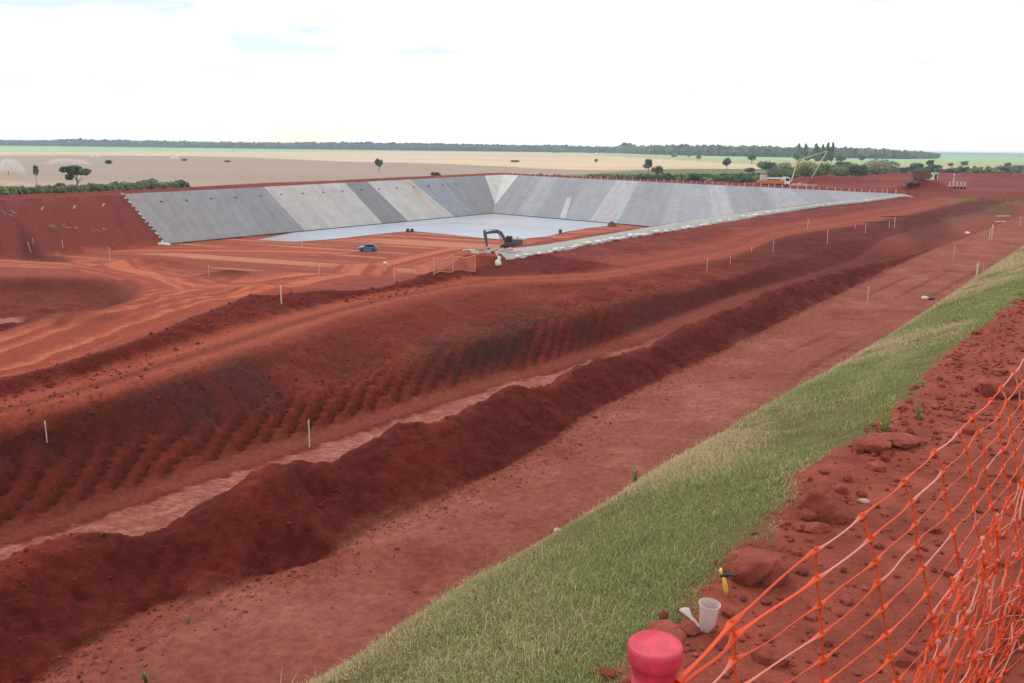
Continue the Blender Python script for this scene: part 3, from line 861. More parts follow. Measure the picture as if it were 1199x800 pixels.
for k, x in enumerate(np.cumsum([598] + list(rng.uniform(5.5, 10.5, 58)))):
    if x > 1054: break
    p = pline(FC0, FC1, float(x)) + np.array([0.5, 0.6, 0.1])
    o = peg0 if first else peg0.copy()
    if not first: COL.objects.link(o)
    first = False
    o.location = tuple(p); o.rotation_euler = (rng.uniform(-.1, .1), rng.uniform(-.1, .1), rng.uniform(0, 3))
    o.scale = (1.5, 1.5, rng.uniform(0.7, 1.25))
# edge sacks down the unlined side of the left slope
tb = MB(); tb.lathe([(0.34, 0.0), (0.46, 0.04), (0.5, 0.16), (0.46, 0.28), (0.34, 0.32), (0.26, 0.28), (0.24, 0.16), (0.26, 0.04)], 14, close=False)
w0 = tb.build('tyre_weight', M_DARKW, smooth=True)
tag(w0, 'small dark weight lying on the upper part of the left lined slope', 'weight', 'dark weights in a row near the top of the left slope')
first = True
for x in (186, 217, 246, 274, 302, 326, 351, 375, 398, 420, 440, 460, 480, 498, 516, 533):
    a = pline(LC0, LC1, x - 6); d = pline(LT0, LT1, np.interp(x - 6, [q[0] for q in left], [q[1] for q in left]))
    p = a + (d - a) * 0.20
    o = w0 if first else w0.copy()
    if not first: COL.objects.link(o)
    first = False
    o.location = (p[0], p[1], p[2] + 0.18); o.rotation_euler = (0.35, 0.5, rng.uniform(0, 3)); o.scale = (0.6, 0.6, 0.6)
first = True
for t in np.linspace(0.03, 0.97, 13):
    p = LC0 + (LT0 - LC0) * t
    p = p + np.array([-0.3, -0.5, 0.25])
    if first: eb0 = bag0.copy(); COL.objects.link(eb0); o = eb0; o['label'] = 'white sandbag in the line down the cut end of the left lining'; o['group'] = 'sandbags down the end of the left lining'
    else: o = eb0.copy(); COL.objects.link(o)
    first = False
    o.location = tuple(p); o.rotation_euler = (0, 0.6, rng.uniform(0, 3)); o.scale = (1.2, 1.2, 1.2)

# ------------------------------------------------------------------ stakes
def stake(px, ytop, ybot, label, dx=0.0, w=0.045, white=False, tape=False):
    p = ground(px, ybot)
    h = max(0.4, (ybot - ytop) / F_PX * np.linalg.norm(p) * 1.04)
    w = max(w, 0.00052 * p[1])
    t = thing('survey_stake', label, 'stake', tuple(p), rng.uniform(0, 1.5), 'survey stakes around the site')
    b = MB()
    b.prism([(-w / 2, -0.25), (w / 2, -0.25), (w / 2, h), (w * 0.1, h + w), (-w / 2, h * 0.995)], -w / 2.5, w / 2.5)
    o = b.build('post', M_STAKEW if white else M_STAKE, t)
    c = MB(); c.box((-w * .62, -w * .55, h * 0.86), (w * .62, w * .55, h * 0.97), bev=w * .1)
    c.build('painted_band', M_STAKEW, t)
    t.rotation_euler[1] = dx
    return t
stake(329.5, 336, 355, 'white survey stake on the bank beside the wide orange haul road', white=True, w=0.08)
stake(362.5, 493, 524, 'pale stake on the trench floor near the rilled slope, tallest in the left half', w=0.06, white=True)
stake(55, 496, 517, 'thin pale stake on the dark trench bank at the far left')
stake(373, 311, 325, 'leaning pale stake on the pit floor behind the dark heap', dx=0.12, white=True)
stake(462, 314, 330, 'slim stake right of the orange and white marker post')
stake(36, 285, 295, 'leaning stake below the roots at the far left of the red slope', dx=-0.2)
stake(39, 280, 285, 'short stake just behind the leaning one at far left')
stake(73.5, 282, 289, 'short stake at the foot of the red slope, between two taller ones')
stake(129, 292, 307, 'stake left of the white heap, on the orange track')
stake(245, 312, 324, 'stake standing in the pale sandy patch by the small dark heap')
stake(363, 307, 315, 'small stake left of the leaning one on the pit floor')
stake(212, 279, 288, 'small stake at the foot of the grey lined slope')
stake(354, 281, 290, 'small stake where the pale blue floor sheet begins')
stake(1116, 291, 306, 'stake with white top in the middle of the service road')
stake(1015.5, 338, 355, 'stake beside the damp rut on the service road')
stake(1143.5, 313, 326, 'stake by the far stretch of the grass verge')
stake(1151, 311, 317, 'short stake right behind the one by the grass verge')
stake(1161, 267, 281, 'thick leaning stake by the small pit at the far right', dx=0.05, w=0.12)
stake(1158, 270, 281, 'twin stake touching the thick leaning one at the far right', dx=0.15, w=0.09)
stake(1194, 256, 265, 'stake at the right edge of the photo near the site road')
stake(968.5, 271, 286, 'tall stake on the bank where the far trench begins', dx=-.05)
stake(1013, 265, 273, 'stake standing on the rim of the dark far bank')
stake(1001, 264, 269, 'low stake left of the rim stake on the dark far bank')
stake(1047, 257, 267, 'stake in front of the dark planks on the far bench', w=.1)
stake(1041, 261, 267, 'short stake left of the stake by the dark planks')
stake(827.5, 304, 318, 'stake below the bend of the bench track, right of centre')
stake(855, 301, 309, 'short stake between two taller ones on the bench edge')
stake(905, 284, 296, 'stake on the bench edge, right of the short stake')
stake(945.5, 258, 268, 'stake between the bench track and the sandbag row')
stake(880, 290, 295, 'lowest stake on the bench edge, pale and stubby')
# ------------------------------------------------------------------ trees and bushes
M_LEAF = mat('foliage', attr='Col', rough=0.7, spec=0.15, trans=0.25)
M_BARK = mat('bark', (0.12, 0.095, 0.075), 0.9, noise=0.3, nscale=6)
def leaf_mesh(name, lobes, nleaf, size, base, seed, spread=0.25, light=(1.5, 0.65)):
    r = np.random.default_rng(seed)
    L_ = np.array(lobes, float)
    wts = (L_[:, 3] * L_[:, 4] * L_[:, 5]) ** 0.7; wts /= wts.sum()
    k = r.choice(len(L_), nleaf, p=wts)
    d = r.normal(size=(nleaf, 3)); d /= np.linalg.norm(d, axis=1)[:, None]
    rad = np.clip(1 - np.abs(r.normal(0, spread, nleaf)), 0.15, 1.1)
    bumpy = 1 + 0.25 * fbm(d[:, 0] * 2.2 + k * 3.7, d[:, 1] * 2.2 + d[:, 2] * 2.2, seed % 50, 2)
    c = L_[k, :3] + d * L_[k, 3:6] * (rad * bumpy)[:, None]
    a = r.normal(size=(nleaf, 3)); a /= np.linalg.norm(a, axis=1)[:, None]
    b = np.cross(a, r.normal(size=(nleaf, 3))); b /= np.linalg.norm(b, axis=1)[:, None]
    s = size * r.uniform(0.6, 1.5, nleaf)[:, None]
    V = np.stack([c - a * s, c + b * s * 0.6, c + a * s, c - b * s * 0.6], 1).reshape(-1, 3)
    Fq = np.arange(nleaf * 4).reshape(-1, 4)
    tone = r.choice([light[0], 1.0, light[1]], len(L_))[k] * r.uniform(0.75, 1.3, nleaf)
    col = 1.75 * np.array(base)[None] * tone[:, None] * np.array([1, 1, 1]) + r.uniform(0, 0.012, (nleaf, 1)) * np.array([1, .6, .2])
    return np_mesh(name, V, Fq, np.repeat(np.clip(col, 0.004, 1), 4, 0), [M_LEAF], smooth=False)
def lobes_of(kind, seed):
    r = np.random.default_rng(seed + 100)
    L_ = []
    if kind == 'bush':
        for _ in range(9): L_.append((r.uniform(-.30, .30), r.uniform(-.30, .30), r.uniform(.22, .62), r.uniform(.16, .28), r.uniform(.16, .28), r.uniform(.18, .34)))
        L_.append((0, 0, .35, .42, .42, .36))
    elif kind == 'round':
        for _ in range(12):
            t = r.uniform(0, 6.28); q = r.uniform(.05, .33)
            L_.append((q * math.cos(t), q * math.sin(t), r.uniform(.45, .85), r.uniform(.12, .22), r.uniform(.12, .22), r.uniform(.09, .17)))
        L_.append((0, 0, .62, .3, .3, .22))
    elif kind == 'tall':
        for i in range(12):
            z = .25 + .7 * i / 11; q = .32 * (1.1 - z)
            t = r.uniform(0, 6.28); L_.append((q * math.cos(t), q * math.sin(t), z, .26 * (1.15 - z) + .05, .26 * (1.15 - z) + .05, .10))
    elif kind == 'flat':
        for _ in range(9):
            L_.append((r.uniform(-.42, .42), r.uniform(-.4, .4), r.uniform(.55, .88), r.uniform(.12, .24), r.uniform(.12, .24), r.uniform(.06, .12)))
    elif kind == 'palm':
        for _ in range(6): L_.append((r.uniform(-.2, .2), r.uniform(-.2, .2), r.uniform(.66, .95), .2, .2, .12))
    return L_
protos = {}
def tree_proto(kind, tint, seed):
    key = (kind, tint, seed)
    if key in protos: return protos[key]
    base = {'dark': (0.06, 0.085, 0.045), 'mid': (0.095, 0.13, 0.055), 'pale': (0.17, 0.18, 0.11), 'olive': (0.17, 0.17, 0.065), 'brown': (0.11, 0.085, 0.06), 'blue': (0.075, 0.11, 0.085)}[tint]
    crown = leaf_mesh('crown', lobes_of(kind, seed), 1500 if kind != 'palm' else 500, 0.050, base, seed, spread=0.22 if kind != 'bush' else 0.3)
    b = MB()
    if kind == 'bush':
        for q in range(4):
            t = q * 1.6 + seed; b.tube([(0.02 * math.cos(t), .02 * math.sin(t), -.06), (.10 * math.cos(t), .10 * math.sin(t), .25), (.24 * math.cos(t), .24 * math.sin(t), .5)], [.022, .016, .006], 6)
        nm = 'stem'
    else:
        h = {'round': .5, 'tall': .9, 'flat': .6, 'palm': .7}[kind]
        w = .03 if kind != 'palm' else .05
        b.tube([(0, 0, -.06), (.012, .01, h * .5), (0, .02, h)], [w, w * .75, w * .5], 7)
        for q in range(5 if kind in ('round', 'flat') else 0):
            t = q * 1.3 + seed; z0 = h * (.55 + .09 * q)
            b.tube([(0, 0.01, z0), (.14 * math.cos(t), .14 * math.sin(t), z0 + .12), (.28 * math.cos(t), .28 * math.sin(t), z0 + .2)], [w * .5, w * .35, w * .15], 5)
        nm = 'trunk'
    tm = bpy.data.meshes.new(nm); tm.from_pydata(b.v, [], b.f); tm.materials.append(M_BARK)
    protos[key] = (crown, tm, nm)
    return protos[key]
def plant(kind, tint, px, base, w_px, h_px, name, label, cat, group, z=-11.2, seed=0, dist=None):
    p = at(px, base, z) if dist is None else at_dist(px, base, dist)
    gz = float(hsample(p[0], p[1]))
    rng_d = np.linalg.norm(p)
    w = w_px * rng_d / F_PX * 1.05; h = h_px * rng_d / F_PX * 1.05
    if p[2] > gz:                       # keep the root in the ground
        h += p[2] - gz
    crown, tm, nm = tree_proto(kind, tint, seed)
    t = thing(name, label, cat, (p[0], p[1], gz), rng.uniform(0, 6.28), group, scale=(w, w, h))
    link('crown' if kind != 'bush' else 'leaves', crown, t); link(nm, tm, t)
    return t
G1, G2, G3 = 'bushes along the left crest', 'bushes behind the facing lined slope', 'trees on the fields beyond the site'
B_, T_ = 'bush', 'tree'
P = plant
P('palm', 'dark', 44, 226, 7, 27, 'palm_tree', 'thin dark palm standing alone above the left hedge', 'palm', G1)
P('flat', 'dark', 91, 226, 27, 27, 'spreading_tree', 'dark spreading tree with layered crown behind the red slope at left', T_, G1, seed=1)
P('bush', 'mid', 8, 233, 34, 15, 'shrub', 'pale green shrub at the left edge of the photo', B_, G1, seed=2)
P('bush', 'mid', 32, 231, 26, 13, 'shrub', 'low shrub left of the thin palm', B_, G1, seed=3)
P('bush', 'dark', 48, 229, 14, 14, 'shrub', 'dark shrub right at the foot of the thin palm', B_, G1, seed=4)
P('bush', 'dark', 73, 227, 14, 13, 'shrub', 'small dark shrub just left of the spreading tree', B_, G1, seed=2)
P('bush', 'dark', 90, 228, 24, 11, 'shrub', 'dark undergrowth under the spreading tree', B_, G1, seed=3)
P('bush', 'dark', 106, 226, 9, 14, 'shrub', 'narrow dark shrub just right of the spreading tree', B_, G1, seed=4)
P('bush', 'mid', 119, 225, 14, 10, 'shrub', 'low green shrub between the narrow and the pointed dark ones', B_, G1, seed=2)
P('bush', 'dark', 134, 224, 13, 13, 'shrub', 'pointed dark shrub above the unlined slope', B_, G1, seed=3)
P('bush', 'mid', 147, 223, 19, 12, 'shrub', 'rounded green shrub above the top end of the lining', B_, G1, seed=4)
P('bush', 'dark', 165, 222, 12, 10, 'shrub', 'small shrub at the left of the long dark clump', B_, G1, seed=2)
P('bush', 'blue', 175, 221, 30, 13, 'shrub', 'long dark clump, darkest of the left hedge', B_, G1, seed=3)
P('bush', 'mid', 194, 220, 12, 8, 'shrub', 'rightmost low shrub of the left hedge', B_, G1, seed=4)
P('round', 'blue', 444, 201, 12, 15, 'field_tree', 'lone tree in the brown field above the centre of the left slope', T_, G3, seed=5)
P('bush', 'dark', 511, 208.5, 15, 8, 'shrub', 'dark shrub right on the crest of the left lined slope', B_, G2, seed=2, z=-9.8)
P('bush', 'olive', 634, 207, 9, 7, 'shrub', 'small yellowish shrub near the far corner of the pond', B_, G2, seed=3, z=-9.8)
P('bush', 'dark', 652, 206.5, 10, 5, 'shrub', 'low dark shrub right of the yellowish one', B_, G2, seed=4, z=-9.8)
P('bush', 'blue', 648, 178.8, 26, 10, 'tree_clump', 'dome shaped clump of trees on the horizon above the far corner', 'tree clump', G3, seed=4)
P('bush', 'dark', 692, 179.5, 5, 4, 'shrub', 'tiny dark bush on the horizon right of the dome clump', B_, G3, seed=2)
P('round', 'mid', 697.5, 192, 5, 6, 'field_tree', 'tiny tree alone in the peach coloured field', T_, G3, seed=5)
P('round', 'brown', 759, 204, 13, 16, 'field_tree', 'dark reddish tree rising from the bushes behind the facing slope', T_, G3, seed=6)
P('bush', 'brown', 769, 203, 15, 10, 'shrub', 'brownish shrub leaning on the dark reddish tree', B_, G2, seed=3)
k = 0
lab = ['first dark bush at the left end of the strip behind the facing slope', 'small grey bush next to the left end of the strip', 'dark bush left of the reddish tree', 'bush right under the reddish tree', 'wide dark bush right of the reddish tree',
       'low bush near the middle of the strip', 'dark rounded bush in the middle of the strip', 'pale bush in the middle of the strip', 'wide bush left of the lone dark round tree', 'bush under the lone dark round tree', 'dark bush between the round tree and the pump truck',
       'broad bush left above the pump truck', 'dark bush just above the pump truck body', 'bush behind the pump truck cab']
for (px, b, w, h, tn), lb in zip([(705, 211, 16, 7, 'mid'), (720, 211.5, 18, 7, 'dark'), (738, 212, 22, 10, 'dark'), (757, 212.5, 22, 9, 'mid'), (778, 213, 26, 11, 'dark'), (797, 213.5, 20, 9, 'mid'), (812, 213.5, 22, 12, 'dark'),
                            (828, 214, 20, 8, 'pale'), (842, 214, 22, 10, 'dark'), (857, 214.5, 20, 10, 'mid'), (872, 214.5, 20, 9, 'dark'), (888, 214.5, 22, 10, 'mid'), (906, 213, 22, 10, 'dark'), (925, 213, 24, 10, 'mid')], lab):
    P('bush', tn, px, b, w, h, 'shrub', lb, B_, G2, seed=2 + k % 3, z=-10.9); k += 1
for a in [('round', 'dark', 850.5, 201, 12, 14, 'field_tree', 'lone dark round tree with trunk above the facing lined slope', T_),
          ('round', 'mid', 880, 192, 14, 10, 'field_tree', 'pale round tree in the yellow field right of the lone dark one', T_),
          ('round', 'mid', 818, 189, 8, 8, 'field_tree', 'small tree in the yellow field, right one of a pair', T_),
          ('round', 'mid', 806, 186, 8, 7, 'field_tree', 'small tree in the yellow field, left one of a pair', T_),
          ('bush', 'mid', 790, 184, 8, 6, 'field_tree', 'small bushy tree near the edge of the distant wood', T_),
          ('bush', 'dark', 898, 200, 24, 12, 'shrub', 'dark rounded bush behind the pump truck', B_),
          ('bush', 'brown', 877, 203, 14, 6, 'shrub', 'low brown bush left of the dark rounded one', B_),
          ('bush', 'pale', 918, 200, 16, 11, 'shrub', 'greyish bush left of the pump boom', B_),
          ('bush', 'olive', 942, 198, 22, 10, 'shrub', 'olive bush inside the arch of the pump boom', B_),
          ('tall', 'blue', 934, 192, 12, 20, 'tall_tree', 'tall bluish tree behind the top of the pump boom, left one', T_),
          ('tall', 'blue', 942, 191, 10, 19, 'tall_tree', 'tall bluish tree second from the left in the tall row', T_),
          ('tall', 'dark', 954, 192, 13, 20, 'tall_tree', 'dark pointed tree in the middle of the tall row', T_),
          ('tall', 'dark', 962, 192, 10, 19, 'tall_tree', 'dark slender tree left of the two highest tops', T_),
          ('tall', 'dark', 968, 192, 9, 21, 'tall_tree', 'left one of the two highest pointed trees', T_),
          ('tall', 'dark', 973, 192, 9, 21, 'tall_tree', 'right one of the two highest pointed trees', T_),
          ('round', 'mid', 984, 193, 16, 10, 'field_tree', 'mid green tree just right of the tall row', T_),
          ('bush', 'blue', 987, 197, 20, 8, 'shrub', 'bluish low bush right below the tall row', B_),
          ('bush', 'mid', 962, 208, 24, 16, 'shrub', 'bush behind the right foot of the pump boom', B_),
          ('bush', 'mid', 986, 210, 20, 14, 'shrub', 'green half of the big round bush pair by the red bank', B_),
          ('bush', 'dark', 1003, 210.5, 22, 16, 'shrub', 'darkest big round bush by the red bank', B_),
          ('bush', 'pale', 1026, 209, 26, 20, 'shrub', 'big pale greyish bush right of the darkest round one', B_),
          ('round', 'blue', 1009, 191, 8, 9, 'field_tree', 'small bluish tree above the big pale bush', T_),
          ('bush', 'blue', 1042, 200, 18, 12, 'shrub', 'bluish bush right of the big pale bush', B_),
          ('bush', 'pale', 1046, 204, 16, 12, 'shrub', 'pale bush beside the bluish one', B_),
          ('bush', 'dark', 1058, 202, 9, 5, 'shrub', 'tiny dark bush in the pale grass', B_),
          ('bush', 'blue', 1072, 203, 16, 11, 'shrub', 'bluish bush left of the dark round field tree', B_),
          ('round', 'dark', 1087, 199, 10, 10, 'field_tree', 'dark round tree at the edge of the green field', T_),
          ('bush', 'blue', 1092, 203, 20, 9, 'shrub', 'bluish shrub right under the dark round field tree', B_),
          ('round', 'dark', 1112.5, 197, 7, 5, 'field_tree', 'small dark dot of a tree in the green field', T_),
          ('round', 'mid', 1128.5, 197, 10, 7, 'field_tree', 'lighter small tree right of the dark dot in the green field', T_),
          ('bush', 'brown', 1109, 206, 13, 8, 'shrub', 'brownish bush behind the trailer', B_),
          ('bush', 'dark', 1127, 206, 19, 9, 'shrub', 'dark wide bush behind the right end of the trailer', B_),
          ('bush', 'mid', 1157, 204, 8, 9, 'shrub', 'small upright bush in the bright field edge', B_),
          ('bush', 'olive', 1145, 205, 18, 7, 'shrub', 'yellow green bush right of the dark wide one', B_),
          ('bush', 'pale', 1172, 205.5, 24, 10, 'shrub', 'pale grey bush near the right edge', B_),
          ('round', 'dark', 1179, 200, 8, 8, 'field_tree', 'dark small tree above the pale grey bush', T_),
          ('bush', 'blue', 1190, 201, 18, 8, 'shrub', 'bluish shrub at the right edge of the photo', B_),
          ('bush', 'mid', 216, 188.5, 7, 3, 'shrub', 'low speck of a bush by the red mound in the brown field', B_),
          ('bush', 'dark', 127, 192, 9, 5, 'shrub', 'small dark bush in the brown field above the spreading tree', B_),
          ('bush', 'brown', 266, 190, 8, 3, 'shrub', 'faint low bush in the middle of the brown field', B_),
          ('bush', 'olive', 603, 190, 12, 3, 'shrub', 'faint low bush in the peach field left of the far corner', B_)]:
    P(*a, G2 if a[6] == 'shrub' else G3, seed=2 + (int(a[2]) % 4))

# distant woods: one mass each
def wood(name, pts_top, base_pts, z, dens, tint, leaf, seed, depth=120, kind='stuff'):
    r = np.random.default_rng(seed)
    V = []; Cc = []
    base = np.array({'far': (0.07, 0.10, 0.075), 'mid': (0.13, 0.16, 0.08), 'light': (0.17, 0.20, 0.10)}[tint])
    xs_ = np.arange(pts_top[0][0], pts_top[-1][0], dens)
    for x in xs_:
        tp = np.interp(x, [q[0] for q in pts_top], [q[1] for q in pts_top]); bp = np.interp(x, [q[0] for q in base_pts], [q[1] for q in base_pts])
        p = at(x, bp, z)
        if p[1] < 0 or p[1] > 2700: p = at_dist(x, bp, 2700.0); 
        y0 = p[1]; p = p * (1 + abs(r.normal(0, 0.5)) * depth / p[1])
        gz = float(hsample(p[0], p[1]))
        h = max(2.0, (bp - tp) / F_PX * y0 * r.uniform(0.75, 1.15))
        w = h * r.uniform(0.5, 0.9)
        n = 26
        d = r.normal(size=(n, 3)); d /= np.linalg.norm(d, axis=1)[:, None]
        c = np.array([p[0], p[1], gz + h * .55]) + d * np.array([w, w, h * .46]) * r.uniform(.5, 1.0, (n, 1))
        a = r.normal(size=(n, 3)); a /= np.linalg.norm(a, axis=1)[:, None]
        b = np.cross(a, r.normal(size=(n, 3))); b /= np.linalg.norm(b, axis=1)[:, None]
        s = h * leaf * r.uniform(.6, 1.4, (n, 1))
        V.append(np.stack([c - a * s, c + b * s, c + a * s, c - b * s], 1).reshape(-1, 3))
        Cc.append(np.repeat(base * r.uniform(.6, 1.5) * r.uniform(.75, 1.25, (n, 1)), 4, 0))
    V = np.concatenate(V); Cc = np.concatenate(Cc)
    me = np_mesh(name, V, np.arange(len(V)).reshape(-1, 4), Cc, [M_LEAF], smooth=False)
    o = link(name, me, kind=kind)
    return o
o = wood('distant_wood', [(-60, 162.5), (60, 163), (75, 161.5), (200, 163), (330, 164), (430, 165), (520, 167.5), (600, 170), (760, 172.5)], [(-60, 167.8), (300, 169.6), (450, 172.5), (560, 175.5), (640, 177.2), (760, 177.8)], -11.3, 0.35, 'far', 0.28, 3, depth=300)
tag(o, 'bluish tree line running along the horizon on the left', 'wood')
o = wood('distant_wood', [(706, 177), (716, 173.5), (732, 170), (745, 172.5), (800, 172), (900, 174), (1000, 175.5), (1040, 177), (1080, 179), (1098, 181)], [(706, 178.5), (760, 181), (800, 182), (900, 184), (1000, 185.5), (1060, 186.5), (1098, 186)], -11.3, 0.5, 'mid', 0.25, 5, depth=120)
tag(o, 'green belt of woodland right of centre under the sky', 'wood')
o = wood('scrub', [(690, 207), (720, 206.5), (760, 205), (830, 206), (900, 206), (960, 204)], [(690, 211), (720, 212), (800, 213.8), (900, 214.2), (960, 211)], -10.9, 1.1, 'mid', 0.3, 7, depth=14)
tag(o, 'dense green scrub filling the strip behind the facing lined slope', 'scrub')
o = wood('scrub', [(-40, 229), (60, 226), (130, 223), (215, 219)], [(-40, 236), (0, 235), (60, 231), (150, 227), (215, 222.5)], -11.0, 0.8, 'light', 0.32, 9, depth=6)
tag(o, 'low green scrub along the crest of the red slope at left', 'scrub')
o = wood('scrub', [(900, 201), (960, 199), (1000, 197), (1060, 199), (1199, 202)], [(900, 206), (960, 206), (1000, 207), (1060, 205.5), (1199, 206.5)], -10.9, 2.0, 'light', 0.3, 11, depth=140)
tag(o, 'mixed pale and green scrub beyond the red site at right', 'scrub')
# hills on the right horizon
hv = []; n = 120
ax = np.linspace(780, 1320, n)
b = MB()
pts = []
for i, x in enumerate(ax):
    d = at_dist(x, 400, 9000.0)
    h = 9 * sstep(800, 900, np.array(x)) + 4 * fbm(np.array([x * .012]), np.array([2.]), 3, 3)[0]
    pts.append((d[0], h))
vs_ = []
for (x, h) in pts: vs_ += [(x, 8400, -30), (x, 8900, -11.3 + h * .7), (x, 9400, -11.3 + h), (x, 10400, -30)]
fs_ = [(i * 4 + j, (i + 1) * 4 + j, (i + 1) * 4 + j + 1, i * 4 + j + 1) for i in range(n - 1) for j in range(3)]
hm = MB(); hm.add(vs_, fs_)
M_HILL = mat('far_woodland', (0.05, 0.08, 0.05), 1.0, noise=0.3, nscale=0.01)
o = hm.build('hills', M_HILL, smooth=True); o['kind'] = 'structure'
# ------------------------------------------------------------------ machines
def face_cam(p, extra=0.0): return math.atan2(-p[0], -p[1]) * -1 + extra
# excavator: local x runs left to right in the photo, y away from the camera
p = at(598.5, 291.0, -20.0); p[2] = hsample(p[0], p[1])
ex = thing('excavator', 'dark grey excavator with bent boom digging at the cut end of the lining', 'excavator', tuple(p), 0.10)
for sy in (-1.25, 1.25):
    b = MB(); prof = [(-2.0, .15), (-1.75, 0), (1.75, 0), (2.0, .15), (2.15, .5), (2.0, .85), (1.75, 1.0), (-1.75, 1.0), (-2.0, .85), (-2.15, .5)]
    b.prism(prof, sy - .3, sy + .3)
    for i in range(16):
        x = -1.9 + i * .253; b.box((x, sy - .32, -.04), (x + .16, sy + .32, .0)); b.box((x, sy - .32, 1.0), (x + .16, sy + .32, 1.04))
    tr = b.build('track', M_RUB, ex)
    b = MB()
    for x in (-1.6, -.8, 0, .8, 1.6): b.lathe([(.05, -.02), (.32, -.02), (.32, .02), (.05, .02)], 12, (x, 0, 0))
    w = b.build('track_roller', M_DARK, tr); w.rotation_euler = (R(90), 0, 0); w.location = (0, sy + (-.33 if sy < 0 else .33), .5)
b = MB(); b.box((-1.3, -.95, .45), (1.3, .95, .95), bev=.08); b.lathe([(.75, .95), (.75, 1.15)], 20); b.build('undercarriage', M_DARK, ex)
b = MB(); b.prism([(-1.4, 1.15), (2.3, 1.15), (2.75, 1.4), (2.8, 2.05), (2.5, 2.35), (0.2, 2.35), (0.2, 1.6), (-1.4, 1.6)], -1.25, 1.25); h = b.build('engine_housing', M_GREY, ex)
b = MB(); b.prism([(2.2, 1.2), (2.85, 1.35), (3.0, 1.7), (2.9, 2.2), (2.45, 2.4), (2.2, 2.4)], -1.28, 1.28); b.build('counterweight', M_YEL, ex)
b = MB(); b.tube([(1.4, .5, 2.35), (1.4, .5, 2.85)], .08, 8); b.build('exhaust_pipe', M_DARK, ex)
b = MB(); b.prism([(-1.5, 1.2), (.15, 1.2), (.15, 3.0), (-.9, 3.05), (-1.35, 2.7)], -1.25, -.2); cb = b.build('cab', M_GREY, ex)
b = MB(); b.prism([(-1.3, 1.75), (-.05, 1.75), (-.05, 2.9), (-.88, 2.92), (-1.22, 2.62)], -1.27, -1.252); b.prism([(-1.545, 1.7), (-1.44, 1.7), (-1.37, 2.62), (-1.40, 2.66)], -1.15, -.3); b.build('cab_window', M_GLASS, cb)
def limb(b, pts, wid, ys=(-.22, .22)):
    for (p0, w0), (p1, w1) in zip(zip(pts[:-1], wid[:-1]), zip(pts[1:], wid[1:])):
        d = Vector((p1[0] - p0[0], p1[1] - p0[1])).normalized(); n = Vector((-d.y, d.x))
        b.prism([(p0[0] - n.x * w0, p0[1] - n.y * w0), (p1[0] - n.x * w1, p1[1] - n.y * w1), (p1[0] + n.x * w1, p1[1] + n.y * w1), (p0[0] + n.x * w0, p0[1] + n.y * w0)], ys[0], ys[1])
b = MB(); limb(b, [(-1.2, 1.9), (-2.0, 3.3), (-2.45, 3.75), (-3.2, 3.85), (-5.3, 3.5)], [.28, .36, .40, .34, .22]); b.build('boom', M_GREY, ex)
b = MB(); limb(b, [(-5.5, 4.15), (-5.35, 3.4), (-4.9, .7)], [.16, .36, .18], (-.18, .18)); b.build('stick', M_GREY, ex)
b = MB(); limb(b, [(-2.7, 4.25), (-4.1, 4.25), (-5.45, 4.15)], [.10, .10, .06], (-.08, .08)); b.build('stick_cylinder', M_PALE, ex)
for y in (-.36, .36):
    b = MB(); limb(b, [(-1.9, 1.6), (-2.6, 3.5)], [.11, .07], (y - .08, y + .08)); b.build('boom_cylinder', M_YEL, ex)
b = MB(); b.prism([(-5.15, .85), (-4.6, .85), (-4.45, .5), (-4.3, -.1), (-4.75, -.45), (-5.2, -.2), (-5.35, .1), (-5.0, .15), (-4.75, -.1), (-4.62, .1), (-4.75, .5), (-5.1, .6)], -.55, .55); b.build('bucket', M_DARK, ex)
# torn lining and rubble by the bucket
p = ground(573, 296)
b = MB()
for k in range(26):
    b.blob((rng.normal(0, 1.5), rng.normal(0, .7), rng.uniform(0, .35)), (rng.uniform(.2, .55), rng.uniform(.2, .45), rng.uniform(.1, .3)), 1, .25, k)
o = b.build('rubble_heap', mat('torn_matting', (.40, .33, .30), .9, noise=.3, nscale=2)); o.location = tuple(p)
tag(o, 'pale heap of torn lining and rubble under the excavator bucket', 'rubble')
p = ground(584, 311); b = MB()
b.blob((0, 0, .25), (.3, .25, .32), 2, .25, 3); b.blob((.05, .1, .6), (.16, .14, .22), 2, .25, 5)
b.tube([(0.0, .1, .6), (-.10, .3, .85), (-.3, .5, 1.1)], [.06, .04, .02], 6)
o = b.build('knotted_sack', M_BAG, smooth=True); o.location = tuple(p); tag(o, 'white knotted sack hanging by a strap on the bank below the excavator', 'sack')
# white folded sheet at the lining toe
p = ground(191, 287.2); b = MB()
for k in range(9): b.blob((rng.normal(0, .8), rng.normal(0, .3), .2 + .15 * rng.uniform()), (.7, .4, .28), 2, .3, k)
o = b.build('folded_sheet', M_BAG, smooth=True); o.location = tuple(p); tag(o, 'crumpled white sheet heaped at the foot of the left lining end', 'sheet')
